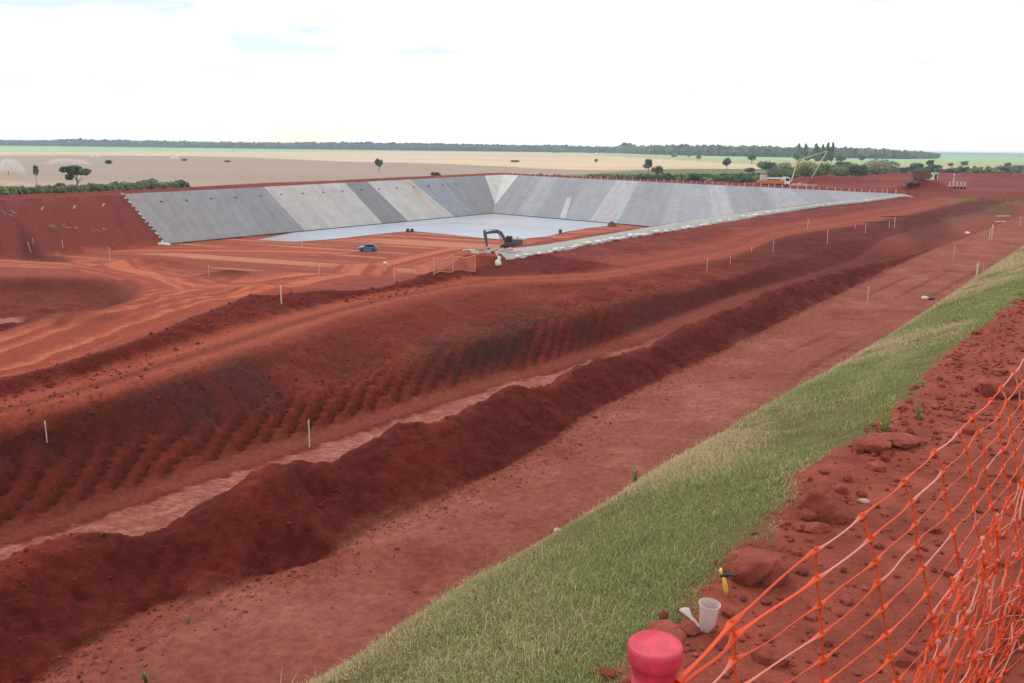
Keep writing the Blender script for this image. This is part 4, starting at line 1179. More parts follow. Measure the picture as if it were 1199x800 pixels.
# car
p = ground(431, 294.2)
car = thing('parked_car', 'small blue car with pale bonnet parked on the orange pit floor', 'car', tuple(p), 0.08)
b = MB(); b.prism([(-1.75, .28), (1.75, .28), (1.85, .5), (1.8, .85), (.95, .92), (-.6, .95), (-1.6, .8), (-1.85, .55)], -.8, .8); b.build('body', M_BLUE, car)
b = MB(); b.prism([(-.75, .94), (1.55, .9), (1.15, 1.38), (.1, 1.45), (-.3, 1.3)], -.7, .7); cbn = b.build('cabin', M_BLUE, car)
b = MB(); b.prism([(-.62, .98), (-.28, 1.25), (.1, 1.38), (1.05, 1.32), (1.3, .98)], -.712, -.702); b.prism([(-.80, .97), (-.76, .97), (-.31, 1.32), (-.35, 1.34)], -.62, .62); b.build('window', M_GLASS, cbn)
b = MB(); b.prism([(-1.66, .83), (-.62, .965), (-.62, .985), (-1.66, .85)], -.74, .74); b.box((-1.88, -.7, .4), (-1.8, .7, .7)); b.build('bonnet', M_PALE, car, props={'label': 'pale grey bonnet'})
for x in (-1.15, 1.1):
    for y in (-.78, .78):
        b = MB(); b.lathe([(.1, -.1), (.27, -.1), (.31, -.06), (.31, .06), (.27, .1), (.1, .1)], 16)
        w = b.build('wheel', M_RUB, car); w.location = (x, y, .31); w.rotation_euler = (R(90), 0, 0)
# two drums at the edge of the floor sheet
dm = MB(); dm.lathe([(.0, 0), (.42, 0), (.42, .05), (.40, .07), (.40, .45), (.43, .47), (.40, .5), (.40, .88), (.42, .9), (.42, .95), (.36, .95), (.34, .92), (0.0, .92)], 18, close=False)
d0 = None
for x, lb in ((477.5, 'left one of two small dark drums on the near tip of the floor sheet'), (482.5, 'right one of two small dark drums on the near tip of the floor sheet')):
    p = ground(x, 272.6)
    o = dm.build('drum', M_DARK, smooth=False) if d0 is None else d0.copy()
    if d0 is not None: COL.objects.link(o)
    d0 = d0 or o
    o.location = (p[0], p[1], max(p[2], -20.28)); tag(o, lb, 'drum', 'drums on the floor sheet'); o.scale = (1.0, 1.0, .85)
p = ground(656, 273.4); o = d0.copy(); COL.objects.link(o); o.location = (p[0], p[1], max(p[2], -20.28)); tag(o, 'single dark drum on the right edge of the floor sheet', 'drum', 'drums on the floor sheet')
# red-brown skid at the far right edge of the floor sheet
p = ground(716, 265.2); b = MB(); b.box((-.9, -.6, .1), (1.2, .6, .9), bev=.1); b.box((-.5, -.5, .9), (.5, .5, 1.3), bev=.05)
sk = thing('pump_unit', 'brown pump unit at the right corner of the pale floor sheet', 'pump', tuple(p), .2)
b.build('housing', mat('brown_paint', (.22, .10, .08), .7, noise=.3), sk)
b = MB(); b.tube([(-1.1, -.45, .05), (1.4, -.45, .05)], .08, 6); b.tube([(-1.1, .45, .05), (1.4, .45, .05)], .08, 6); b.build('skid_frame', M_DARK, sk)
# orange/white marker post
p = ground(451.3, 317.5)
mk = thing('marker_post', 'short orange marker post with white top by the net barrier', 'marker post', tuple(p))
mk.scale = (2.0, 2.0, 1.6)
b = MB(); b.lathe([(.16, 0), (.15, .04), (.08, .08), (.075, .62), (.07, .66)], 14); b.build('body', M_ORANGE, mk, smooth=True)
b = MB(); b.lathe([(.085, .60), (.085, .72), (.15, .76), (.16, .90), (.05, .98)], 14); b.build('top', M_WHITE, mk, smooth=True)
# orange safety net barrier on the bank
M_NET = mat('orange_netting', attr='Col', rough=0.45, spec=0.35, trans=0.35)
pts = [ground(486, 321.5), ground(508, 322.5), ground(530, 318.5), ground(556, 318.5)]
nb = thing('net_barrier', 'sagging pinkish orange net barrier on the bank left of the excavator', 'net barrier', tuple(pts[0]))
o0 = pts[0]
for q in pts:
    b = MB(); a = q - o0
    b.tube([(a[0], a[1], a[2] - .2), (a[0] + .03, a[1], a[2] + 1.5)], [.035, .03], 6); b.build('post', M_STAKE, nb)
b = MB(); ny, cellx = 14, .13
for (A, B) in zip(pts[:-1], pts[1:]):
    A, B = A - o0, B - o0; ln = np.hypot(*(B - A)[:2]); nx = int(ln / cellx)
    top = lambda t: A[2] * (1 - t) + B[2] * t + 1.45 - .22 * math.sin(math.pi * t)
    bot = lambda t: A[2] * (1 - t) + B[2] * t + .12 + .10 * math.sin(5 * t)
    def S(t, w): 
        q = A + (B - A) * t; return (q[0] + .06 * math.sin(9 * t + 4 * w), q[1] + .08 * math.sin(7 * t + 3 * w), bot(t) * (1 - w) + top(t) * w)
    col = np.array(srgb(240, 176, 150))
    for i in range(nx + 1): b.tube([S(i / nx, w) for w in np.linspace(0, 1, 5)], .008, 3, col=col * rng.uniform(.8, 1.2), cap=False)
    for j in range(ny + 1): b.tube([S(t, j / ny) for t in np.linspace(0, 1, 9)], .008 if 0 < j < ny else .025, 3, col=col * rng.uniform(.8, 1.2), cap=False)
b.build('mesh_panel', M_NET, nb, attr=True)
# concrete pump truck on the far crest
p = at(905, 216.5, -10.2); p[2] = hsample(p[0], p[1])
hd = 0.0
tk = thing('pump_truck', 'white and orange concrete pump truck behind the facing slope with its boom raised', 'truck', tuple(p), hd)
b = MB(); b.box((-4.6, -1.1, .55), (4.4, 1.1, .85)); b.build('chassis', M_DARK, tk)
b = MB(); b.prism([(3.1, .7), (4.9, .7), (5.0, 1.5), (4.75, 2.75), (4.5, 2.95), (3.1, 2.95)], -1.2, 1.2); cbk = b.build('cab', M_WHITE, tk)
b = MB(); b.prism([(3.5, 1.75), (4.7, 1.75), (4.55, 2.6), (3.5, 2.6)], -1.215, -1.203); b.prism([(4.99, 1.6), (5.01, 1.6), (4.80, 2.6), (4.78, 2.6)], -1.05, 1.05); b.build('window', M_GLASS, cbk)
b = MB(); b.box((-4.2, -1.2, .9), (2.9, 1.2, 1.9), bev=.1); b.box((-4.9, -.9, 1.0), (-4.2, .9, 1.7), bev=.1); b.build('deck_body', M_ORANGE, tk)
b = MB(); b.box((-3.4, -.45, 2.3), (3.0, .45, 2.75), bev=.08); b.box((-3.4, -.35, 1.9), (-3.1, .35, 2.3)); b.box((2.4, -.35, 1.9), (2.7, .35, 2.3)); b.build('folded_boom', M_WHITE, tk)
b = MB(); b.box((-3.9, -.9, 1.9), (-2.2, .9, 3.5), bev=.12); b.build('hopper_tower', M_PALE, tk)
for x in (-3.4, -2.2, 1.6, 4.0):
    for y in (-1.05, 1.05):
        b = MB(); b.lathe([(.15, -.16), (.42, -.16), (.5, -.1), (.5, .1), (.42, .16), (.15, .16)], 16)
        w = b.build('wheel', M_RUB, tk); w.location = (x, y, .5); w.rotation_euler = (R(90), 0, 0)
def loc_px(px, py, y): q = at_dist(px, py, y) - p; return Vector((q[0], q[1], q[2]))
yb = p[1] + 1.0
j0, j1, j2, j3 = loc_px(926, 214, yb), loc_px(934, 188, yb), loc_px(968.5, 177, yb), loc_px(950, 209, yb)
for a, c, w in ((j0, j1, .24), (j1, j2, .15), (j2, j3, .17)):
    b = MB(); b.tube([a, (a + c) / 2, c], [w, w * .85, w * .6], 4); b.build('boom_section', M_BEAM, tk)
b = MB(); b.tube([j3, j3 + Vector((.1, 0, -.8)), j3 + Vector((.2, .1, -1.4))], .12, 6); b.tube([j0, Vector((j0.x - .6, 0, 1.2)), Vector((3.0, 0, 1.0))], .35, 6); b.build('hose', M_DARK, tk)
# dusty equipment in front of the cab
p = at(936, 216, -10.2); p[2] = hsample(p[0], p[1])
pl = thing('pallet_stack', 'low dusty stack of pipes and pallets in front of the pump truck cab', 'pallets', tuple(p))
for k in range(3):
    b = MB(); b.box((-2.4 + k * 1.7, -.6, .0), (-1.0 + k * 1.7, .6, .14)); b.box((-2.3 + k * 1.7, -.5, .14), (-1.1 + k * 1.7, .5, .55 + .25 * (k % 2))); b.build('pallet', M_STAKE, pl)
b = MB()
for k in range(4): b.tube([(2.6, -.4 + .22 * k, .12), (5.6, -.4 + .22 * k, .12)], .1, 8)
b.build('pipe', M_PALE, pl)
# trailer with posts
p = ground(1119.5, 221); 
tl = thing('flatbed_trailer', 'orange flatbed trailer carrying five pale upright posts on the red site', 'trailer', tuple(p), 0.05)
b = MB(); b.box((-3.1, -1.1, .55), (2.9, 1.1, .8), bev=.05); b.prism([(-3.9, .62), (-3.1, .55), (-3.1, .75), (-3.9, .72)], -.12, .12); b.build('deck', M_ORANGE, tl)
for x in (-2.0, -1.0, 1.0, 2.0):
    for y in (-1.0, 1.0):
        b = MB(); b.lathe([(.1, -.12), (.3, -.12), (.36, -.07), (.36, .07), (.3, .12), (.1, .12)], 14); w = b.build('wheel', M_RUB, tl); w.location = (x, y, .34); w.rotation_euler = (R(90), 0, 0)
for k in range(5):
    x = -2.1 + k * 1.15; b = MB(); b.box((x - .18, -.18, .8), (x + .18, .18, 1.9), bev=.04); b.box((x - .32, -.2, 1.9), (x + .32, .2, 2.05)); b.build('upright_post', mat('pale_post', (.55, .46, .40), .7, noise=.2) if k == 0 else bpy.data.materials['pale_post'], tl)
p = ground(1116.5, 213.5); b = MB(); b.tube([(0, 0, -.3), (0, 0, 2.6)], [.35, .22], 8); b.lathe([(.45, 2.6), (.5, 2.8), (.2, 3.1)], 8)
o = b.build('water_standpipe', mat('pale_blue_paint', (.42, .46, .52), .6)); o.location = tuple(p); tag(o, 'pale bluish standpipe sticking up right behind the trailer', 'standpipe')
# small loader
p = ground(1069, 218)
ld = thing('wheel_loader', 'dull red loader parked left of the trailer', 'loader', tuple(p), 0.1)
b = MB(); b.prism([(-1.6, .6), (1.4, .6), (1.5, 1.3), (.2, 1.4), (-1.6, 1.2)], -.8, .8); b.build('body', M_REDP, ld)
b = MB(); b.prism([(-.4, 1.35), (.7, 1.35), (.6, 2.4), (-.3, 2.4)], -.6, .6); cbl = b.build('cab', M_REDP, ld)
b = MB(); b.prism([(-.3, 1.6), (.6, 1.6), (.52, 2.25), (-.22, 2.25)], -.62, -.605); b.build('window', M_GLASS, cbl)
b = MB(); b.prism([(-2.7, .1), (-1.9, .1), (-1.8, .9), (-2.1, .95), (-2.3, .4)], -1.0, 1.0); b.build('bucket', M_DARK, ld)
b = MB(); b.tube([(-2.0, .5, .6), (-.8, .5, 1.2)], .1, 6); b.tube([(-2.0, -.5, .6), (-.8, -.5, 1.2)], .1, 6); b.build('lift_arm', M_REDP, ld)
for x in (-1.0, 1.0):
    for y in (-.85, .85):
        b = MB(); b.lathe([(.15, -.2), (.48, -.2), (.55, -.12), (.55, .12), (.48, .2), (.15, .2)], 16); w = b.build('wheel', M_RUB, ld); w.location = (x, y, .55); w.rotation_euler = (R(90), 0, 0)
# site hut
p = ground(1090.5, 210.5)
ht = thing('site_hut', 'small white site hut with dark doorway behind the loader', 'hut', tuple(p), 0.1)
b = MB(); b.box((-2.2, -1.5, 0), (1.6, 1.5, 2.5), bev=.03); b.build('wall', M_WHITE, ht)
b = MB(); b.prism([(-2.5, 2.5), (1.9, 2.5), (1.7, 2.75), (-2.3, 2.75)], -1.7, 1.7); b.build('roof', M_PALE, ht)
b = MB(); b.box((.3, -1.54, .02), (1.3, -1.505, 2.1)); b.build('door', M_DARK, ht)
b = MB(); b.box((-1.5, -1.53, 1.1), (-.5, -1.505, 1.8)); b.build('window', M_GLASS, ht)
p = ground(1078.5, 210.5); b = MB(); b.box((-2, -1.2, 0.15), (2, 1.2, 2.4), bev=.08)
for x in (-1.7, 1.7): b.box((x - .12, -1.24, .1), (x + .12, 1.24, 2.45))
ct = thing('rusty_container', 'rusty brown container left of the white site hut', 'container', tuple(p), .1)
b.build('shell', mat('rust', (.16, .08, .06), .85, noise=.3, nscale=2), ct)
b = MB(); b.box((-2.05, -.9, .3), (-2.0, .9, 2.2)); b.build('door', mat('dark_rust', (.10, .06, .05), .85), ct)
# mid-field: white speck beside the reddish mound
p = at(204.5, 186, -11.3); o = MB(); o.box((-1.6, -1, 0), (1.6, 1, 1.7), bev=.1); o.prism([(-1.2, 1.7), (1.2, 1.7), (.9, 2.1), (-.9, 2.1)], -.8, .8)
o = o.build('white_tank', M_WHITE); o.location = (p[0], p[1], hsample(p[0], p[1])); o.scale = (1.6, 1.6, 1.6); tag(o, 'tiny white tank by the low reddish mound in the brown field', 'tank')
# irrigation spray: real droplets thrown up from a gun
M_SPRAY = mat('water_droplets', (0.85, 0.88, 0.90), 0.3, spec=0.5, trans=0.5)
def spray(px, py, wpx, hpx, ndrop, label, lean, size):
    q = at(px, py, -11.3); s = q[1] / F_PX
    q[2] = hsample(q[0], q[1])
    t = thing('water_spray', label, 'water spray', tuple(q))
    r = np.random.default_rng(int(px))
    u_ = r.uniform(0, 1, ndrop); k = r.uniform(-1, 1, ndrop); 
    X = (k * wpx * .5 + lean * u_ * wpx * .3) * s
    Z = hpx * s * (1 - (k * .95) ** 2) ** .5 * (r.beta(2.2, 1.2, ndrop))
    Y = r.normal(0, wpx * .12 * s, ndrop)
    V = []
    c = np.stack([X, Y, Z], 1)
    a = r.normal(size=(ndrop, 3)); a /= np.linalg.norm(a, axis=1)[:, None]; bb = np.cross(a, r.normal(size=(ndrop, 3))); bb /= np.linalg.norm(bb, axis=1)[:, None]
    z = size * s * r.uniform(.5, 1.5, (ndrop, 1))
    V = np.stack([c - a * z, c + bb * z, c + a * z, c - bb * z], 1).reshape(-1, 3)
    link('droplets', np_mesh('droplets', V, np.arange(len(V)).reshape(-1, 4), None, [M_SPRAY], smooth=False), t)
    b = MB(); b.tube([(0, 0, 0), (0, 0, hpx * s * .15), (.4 * lean, 0, hpx * s * .25)], [.12, .1, .06], 6); b.build('sprinkler_gun', M_DARK, t)
spray(10, 205, 32, 19, 9000, 'tall white water spray over the brown field at the left edge', .4, .13)
spray(80, 193.5, 46, 8, 5000, 'low wide white water spray over the brown field left of centre', 0, .12)
spray(111, 185.5, 10, 7, 1200, 'small distant white water spray, farthest of three', 0, .16)
# roots and scraps on the red slope
M_SCRAP = mat('pale_fabric', (.50, .34, .30), .9, noise=.2)
for (x, y), lb in zip([(48.5, 245), (86, 243.5), (120, 241)], ['leftmost pale fabric scrap on the red slope', 'middle pale fabric scrap on the red slope', 'pale fabric scrap nearest to the lining on the red slope']):
    q = ground(x, y); b = MB(); r = np.random.default_rng(int(x))
    n = 7; g = [[(-.5 + i / (n - 1), -.4 + .8 * j / (n - 1), .05 * r.uniform(-1, 1)) for i in range(n)] for j in range(n)]
    vs_ = [pt for row in g for pt in row]; m = len(vs_); vs_ += [(a, c, d - .02) for a, c, d in vs_]
    fs_ = [(j * n + i, j * n + i + 1, (j + 1) * n + i + 1, (j + 1) * n + i) for j in range(n - 1) for i in range(n - 1) if not (i < 2 and j > 3 and x > 60)]
    fs_ += [tuple(m + k for k in f[::-1]) for f in fs_]
    b.add(vs_, fs_); o = b.build('fabric_scrap', M_SCRAP); o.location = (q[0], q[1], q[2] + .12); o.rotation_euler = (R(50), 0, R(-30)); o.scale = (1.1, 1.1, 1); tag(o, lb, 'fabric scrap', 'fabric scraps on the red slope')
M_ROOT = mat('dead_root', (.34, .25, .20), .9, noise=.3)
for (x, y, n), lb in zip([(5, 253, 4), (60, 268, 9), (112, 271, 6)], ['pale roots at the left edge of the red slope', 'tangle of bare roots low on the red slope, widest of three', 'tangle of bare roots right of the widest one']):
    q = ground(x, y); b = MB(); r = np.random.default_rng(int(x) + 1)
    for k in range(n):
        x0 = r.uniform(-3, 3) * n / 6; pt = [(x0, r.uniform(-.4, .4), r.uniform(0, .5))]
        for i in range(5): pt.append((pt[-1][0] + r.uniform(-.6, .7), pt[-1][1] + r.uniform(-.3, .3), max(.02, pt[-1][2] + r.uniform(-.35, .4))))
        b.tube(pt, [.12, .10, .09, .07, .05, .02], 5)
    o = b.build('tree_roots', M_ROOT); o.location = tuple(q); tag(o, lb, 'roots')
# litter on the far part of the road
def lump(px, py, sz, label, cat, name, m, seed, flat=.5):
    q = ground(px, py); b = MB(); b.blob((0, 0, sz * flat * .5), (sz, sz * .7, sz * flat), 2, .3, seed); b.blob((sz * .6, sz * .2, sz * flat * .4), (sz * .5, sz * .4, sz * flat * .7), 2, .3, seed + 3)
    o = b.build(name, m, smooth=True); o.location = tuple(q); return tag(o, label, cat)
lump(1133, 273.5, .35, 'small white bag lying past the end of the trench', 'bag', 'plastic_bag', M_WHITE, 4)
lump(1083, 349.5, .22, 'crumpled white wrapper in the rut by the far grass verge', 'wrapper', 'wrapper', M_WHITE, 6)
lump(1090, 351, .2, 'dark rag next to the crumpled white wrapper', 'rag', 'rag', M_DARK, 8)
lump(653, 623, .020, 'pale stone at the edge of the grass verge by the service road', 'stone', 'stone', mat('pale_stone', (.55, .42, .34), .9, noise=.2), 2, .8)
for (x, y, w, a), lb in zip([(1176, 260, 1.5, .2), (1175, 253.5, 1.1, .1)], ['pale board lying on the red ground at the far right, lower one', 'pale board lying on the red ground at the far right, upper one']):
    q = ground(x, y); b = MB(); b.box((-w, -.3, .02), (w, .3, .1), bev=.02); o = b.build('board', M_STAKEW); o.location = tuple(q); o.rotation_euler = (0, 0, a); tag(o, lb, 'board')
for (x, y, w), lb in zip([(1052, 254, 3.2), (1018, 261, 2.6), (1038, 261.5, 1.8)], ['dark plank on the far bench, top one', 'dark plank on the far bench, left one', 'short dark plank on the far bench by the stakes']):
    q = ground(x, y); b = MB(); b.box((-w, -.15, .0), (w, .15, .12), bev=.02); b.box((-w * .8, .2, .0), (w * .9, .45, .1)); o = b.build('plank', mat('dark_timber_' + str(int(x)), (.07, .05, .05), .9)); o.location = tuple(q); o.rotation_euler = (0, 0, .15); tag(o, lb, 'plank')
# ------------------------------------------------------------------ turf on the embankment crest
M_GRASS = mat('grass_blades', attr='Col', rough=0.6, spec=0.2, trans=0.3)
def grass(name, zones, seed, label):
    r = np.random.default_rng(seed)
    Vs, Cs = [], []
    for (u0, u1, n, ln, wd, vlo, vhi) in zones:
        u = r.uniform(u0, u1, n); t = r.uniform(vlo, vhi, n)
        gr = np.interp(u, GR[:, 0], GR[:, 1]); gl = np.interp(u, GL[:, 0], GL[:, 1])
        edge = 0.16 * fbm(u * 1.6, u * 0 + 3, 21, 3) + 0.06 * fbm(u * 7, u * 0 + 9, 22, 2)
        v = gr + edge + t * (gl + 0.03 - gr - edge)
        clump = fbm(u * 2.2, v * 2.2, 33, 3)
        keep = r.uniform(0, 1, n) < np.clip(0.66 + 1.5 * clump + 0.8 * fbm(u * .8, v * 1.1, 93, 3) + 0.15 * (t > .15), 0.10, 1)
        keep &= (t > 0.06) | (r.uniform(0, 1, n) < .5)
        u, v, t, clump = u[keep], v[keep], t[keep], clump[keep]; m = len(u)
        x, y = to_xy(u, v); z = hsample(x, y) - 0.005
        L_ = ln * r.lognormal(0, .38, m) * (1 + 0.5 * np.clip(clump, -.6, 1)) * np.where(t < .1, .8, 1)
        L_ = np.minimum(L_, ln * 3)
        th = r.uniform(0, 2 * math.pi, m); lean = r.uniform(.25, 1.0, m)
        dx, dy = np.cos(th), np.sin(th)
        px_, py_ = -dy, dx
        w = wd * r.uniform(.6, 1.4, m)
        def pt(h, k, ww, s): return np.stack([x + dx * L_ * lean * k + px_ * w * ww * s, y + dy * L_ * lean * k + py_ * w * ww * s, z + L_ * h], 1)
        V = np.stack([pt(0, 0, .5, -1), pt(0, 0, .5, 1), pt(.62, .35, .42, 1), pt(.62, .35, .42, -1), pt(.98 - .25 * lean.mean(), .9, .06, 1), pt(.98 - .25 * lean.mean(), .9, .06, -1)], 1)
        Vs.append(V.reshape(-1, 3))
        straw = np.clip(0.34 + 0.60 * sstep(.35, .95, t + .5 * fbm(u * .55, v * .6, 44, 3)) + 1.5 * fbm(u * .7, v * .9, 55, 3) - .25 * sstep(.35, .05, t), .06, .96)
        is_s = (r.uniform(0, 1, m) < straw)[:, None]
        g = np.array([0.27, 0.305, 0.115]) * r.uniform(.72, 1.3, (m, 1)) + np.array([.035, .015, 0]) * r.uniform(0, 1, (m, 1))
        sw = np.array([0.58, 0.46, 0.27]) * r.uniform(.7, 1.2, (m, 1))
        c = np.where(is_s, sw, g)
        Cs.append(np.repeat(np.clip(c, 0, 1), 6, 0))
    V = np.concatenate(Vs); Cc = np.concatenate(Cs); nb_ = len(V) // 6
    b0 = np.arange(nb_)[:, None] * 6
    Fq = np.concatenate([b0 + np.array([[0, 1, 2, 3]]), b0 + np.array([[3, 2, 4, 5]])])
    o = link(name, np_mesh(name, V, Fq, Cc, [M_GRASS], smooth=False), kind='stuff')
    o['label'] = label; o['category'] = 'grass'
    return o
grass('grass', [(0.2, 4, 120000, .021, .0026, 0, 1.0), (4, 9, 120000, .021, .0036, 0, 1.0), (9, 18, 110000, .022, .006, 0, 1.0), (18, 36, 60000, .026, .014, 0, 1.0), (36, 90, 40000, .035, .03, 0, 1.0), (0.2, 12, 4000, .050, .0030, .2, 1.0), (12, 40, 2000, .05, .007, .2, 1.0), (.2, 30, 12000, .022, .005, 1.0, 1.8), (0.2, 45, 70000, .05, .012, 1.8, 7.0)], 5,
      'short green and straw coloured turf strip along the embankment edge')
def tuft(px, py, hpx, n, seed, tall, label, col=(0.12, .20, .05), spread=.25):
    q = ground(px, py); s = np.linalg.norm(q) / F_PX; h = hpx * s
    r = np.random.default_rng(seed)
    t = thing('weed', label, 'weed', tuple(q))
    b = MB()
    for k in range(n):
        a = r.uniform(0, 6.28); l = h * r.uniform(.55, 1.0); le = r.uniform(.05, spread) * h
        p0 = (r.normal(0, .04 * h), r.normal(0, .04 * h), -.01)
        c = np.array(col) * r.uniform(.7, 1.4)
        w = max(.0022, .55 * s)
        b.tube([p0, (p0[0] + le * .35 * math.cos(a), p0[1] + le * .35 * math.sin(a), l * .55), (p0[0] + le * math.cos(a), p0[1] + le * math.sin(a), l)], [w, w * .9, w * .3], 4, col=c)
    b.build('stem', M_GRASS, t, attr=True)
    b = MB()
    for k in range(n * 5):
        a = r.uniform(0, 6.28); z = h * r.uniform(.1, .85); q0 = h * r.uniform(0, .12)
        c = np.array(col) * r.uniform(.7, 1.5); L_ = h * r.uniform(.10, .26)
        d = Vector((math.cos(a), math.sin(a), r.uniform(.0, .9))).normalized(); sd = Vector((-math.sin(a), math.cos(a), 0)) * L_ * (.10 if tall else .28)
        o = Vector((q0 * math.cos(a), q0 * math.sin(a), z))
        b.add([o, o + d * L_ * .5 + sd, o + d * L_, o + d * L_ * .5 - sd], [(0, 1, 2, 3)], 0, c)
    b.build('leaf', M_GRASS, t, attr=True)
tuft(1037, 506, 44, 9, 1, True, 'tall bright green grass tuft at the right edge of the turf', (.20, .30, .07), .35)
tuft(1076, 492, 22, 6, 2, True, 'thin pale weed on the red dirt right of the tall green tuft', (.22, .26, .12), .4)
tuft(743, 566, 22, 5, 3, False, 'spindly weed rising from the far edge of the turf in the middle', (.16, .24, .07))
tuft(220, 730, 11, 6, 4, False, 'small pale weed on the service road at lower left', (.25, .30, .14), .6)
tuft(171, 799, 14, 6, 5, False, 'small green weed at the bottom edge of the service road', (.14, .22, .06), .6)
tuft(903, 640, 30, 6, 6, True, 'dry grass stalk beside the biggest clod', (.30, .30, .16), .5)
# ------------------------------------------------------------------ lumps of soil
M_CLOD = mat('soil_clod', attr='Col', rough=0.95, spec=0.12, noise=0.35, nscale=16.0, bump=0.03, bscale=22.0)
def clods(name, u, v, size, seed, label, base=(184, 96, 83)):
    r = np.random.default_rng(seed)
    V0, F0 = ico(1); F0 = np.array(F0); n = len(u)
    x, y = to_xy(u, v); z = hsample(x, y)
    k = 1 + .45 * (r.random((n, len(V0))) - .5)
    ax = r.uniform(.65, 1.3, (n, 1, 3)) * np.array([1, 1, .8])
    ang = r.uniform(0, 6.28, n); ca, sa_ = np.cos(ang)[:, None], np.sin(ang)[:, None]
    W = V0[None] * k[..., None] * ax * size[:, None, None]
    X = W[..., 0] * ca - W[..., 1] * sa_ + x[:, None]; Y = W[..., 0] * sa_ + W[..., 1] * ca + y[:, None]; Z = W[..., 2] + (z + size * .25)[:, None]
    V = np.stack([X, Y, Z], -1).reshape(-1, 3)
    Fq = (np.arange(n)[:, None, None] * len(V0) + F0[None]).reshape(-1, 3)
    c = np.repeat(np.array(srgb(*base)) * K * r.uniform(.65, 1.3, (n, 1)), len(V0), 0)
    o = link(name, np_mesh(name, V, Fq, c, [M_CLOD], smooth=False), kind='stuff')
    o['label'] = label; o['category'] = 'soil clods'
N_ = 18000
u = rng.uniform(-.5, 16, N_) ** 1.0; v = rng.uniform(-2.2, 1.35, N_)
m = fbm(u * .9, v * .9, 5, 3) + .55 * sstep(.5, 1.2, v) + .15 > rng.uniform(-.5, .75, N_)
u, v = u[m], v[m]
clods('dirt_clods', u, v, np.clip(rng.lognormal(-4.85, .62, len(u)), .004, .05) * (1 + .03 * u), 3, 'small red clods scattered over the dirt beside the turf')
N_ = 2200
u = 3 + 55 * rng.uniform(0, 1, N_) ** 1.7; v = np.interp(u, MBs[:, 0], MBs[:, 1]) + rng.normal(0.9, 1.2, N_)
clods('dirt_clods', u, v, np.clip(rng.lognormal(-4.1, .55, len(u)), .008, .09), 4, 'dark red clods rolled down the spoil bank onto the service road', (150, 64, 55))
N_ = 5000
u = 3 + 60 * rng.uniform(0, 1, N_) ** 1.5; v = np.interp(u, MBs[:, 0], MBs[:, 1]) - np.abs(rng.normal(0, .8, N_))
clods('dirt_clods', u, v, np.clip(rng.lognormal(-4.2, .5, len(u)), .008, .06), 14, 'pale pinkish crumbs along the edge of the service road below the spoil bank', (176, 100, 88))
N_ = 1800
u = 10 + 60 * rng.uniform(0, 1, N_); v = np.interp(u, ST[:, 0], ST[:, 1]) + np.abs(rng.normal(0, 1.6, N_)) - .6
clods('dirt_clods', u, v, np.clip(rng.lognormal(-3.4, .5, len(u)), .015, .13), 6, 'dark clods and roots along the shoulder of the trench', (140, 66, 56))
N_ = 900
u = 13 + 55 * rng.uniform(0, 1, N_); v = np.interp(u, EC[:, 0], EC[:, 1]) + rng.normal(-.6, .9, N_)
clods('dirt_clods', u, v, np.clip(rng.lognormal(-3.0, .5, len(u)), .03, .18), 8, 'red clods on the windrow beside the haul road', (156, 70, 60))
def boulder(px, base, wpx, hpx, label, seed, flat=1.0):
    q = ground(px, base - hpx * .18); s = np.linalg.norm(q) / F_PX
    w, h = wpx * s * .54, hpx * s * .5
    b = MB(); r = np.random.default_rng(seed)
    V0, F0 = ico(4)
    pq = V0 * 1.3 + seed * 3.1
    k = 1 + .5 * fbm(pq[:, 0] + pq[:, 2] * .5, pq[:, 1] - pq[:, 2] * .7, seed, 4) + .10 * fbm(pq[:, 0] * 5, pq[:, 1] * 5 + pq[:, 2] * 4, seed + 3, 3)
    V = V0 * k[:, None] * r.uniform(.82, 1.18, 3)
    for _ in range(7):                    # broken facets
        n = r.normal(size=3); n /= np.linalg.norm(n); d = V @ n; lim = r.uniform(.62, .88)
        V = V - np.maximum(d - lim, 0)[:, None] * n * .85
    col = np.array(srgb(196, 106, 92)) * K * r.uniform(.9, 1.1)
    b.add(V * np.array([w, w * .9, h]), F0, 0, col)
    o = b.build('soil_lump', M_CLOD, smooth=True, attr=True)
    o.location = (q[0], q[1], q[2] + h * .45); o.rotation_euler = (0, 0, r.uniform(0, 6))
    return tag(o, label, 'soil lump', 'big soil lumps along the turf edge')
boulder(885, 682, 66, 46, 'biggest red soil lump, right of the yellow wrapper at the turf edge', 3)
boulder(965, 613, 42, 46, 'upright red soil lump with pale face, second along the turf edge', 5)
boulder(1021, 530, 36, 16, 'low flat soil lump by the tall green grass tuft', 7)
boulder(1050, 522, 50, 16, 'flat crumbling lump right of the tall green grass tuft', 8)
boulder(1168, 468, 40, 30, 'dark soil lump behind the top of the netting at right', 9)
boulder(946, 611, 20, 16, 'small lump at the left foot of the upright one', 11)
boulder(935, 622, 14, 12, 'smallest lump, between the upright one and the biggest one', 12)
boulder(955, 622, 24, 12, 'flat lump in front of the upright one', 13)
boulder(778, 752, 44, 26, 'soil lump behind the red post cap', 14)
boulder(805, 742, 26, 16, 'soil lump between the red post and the plastic cup', 15)
boulder(832, 741, 12, 9, 'tiny lump at the foot of the plastic cup', 16)
boulder(985, 578, 16, 12, 'small lump right behind the upright one', 17)
q = ground(1012, 588); b = MB(); b.blob((0, 0, .006), (.034, .02, .010), 2, .3, 4); o = b.build('pale_pebble', mat('pale_rock', (.40, .25, .21), .9, noise=.2), smooth=True); o.location = tuple(q); tag(o, 'flat pale stone under the netting right of the upright lump', 'stone')
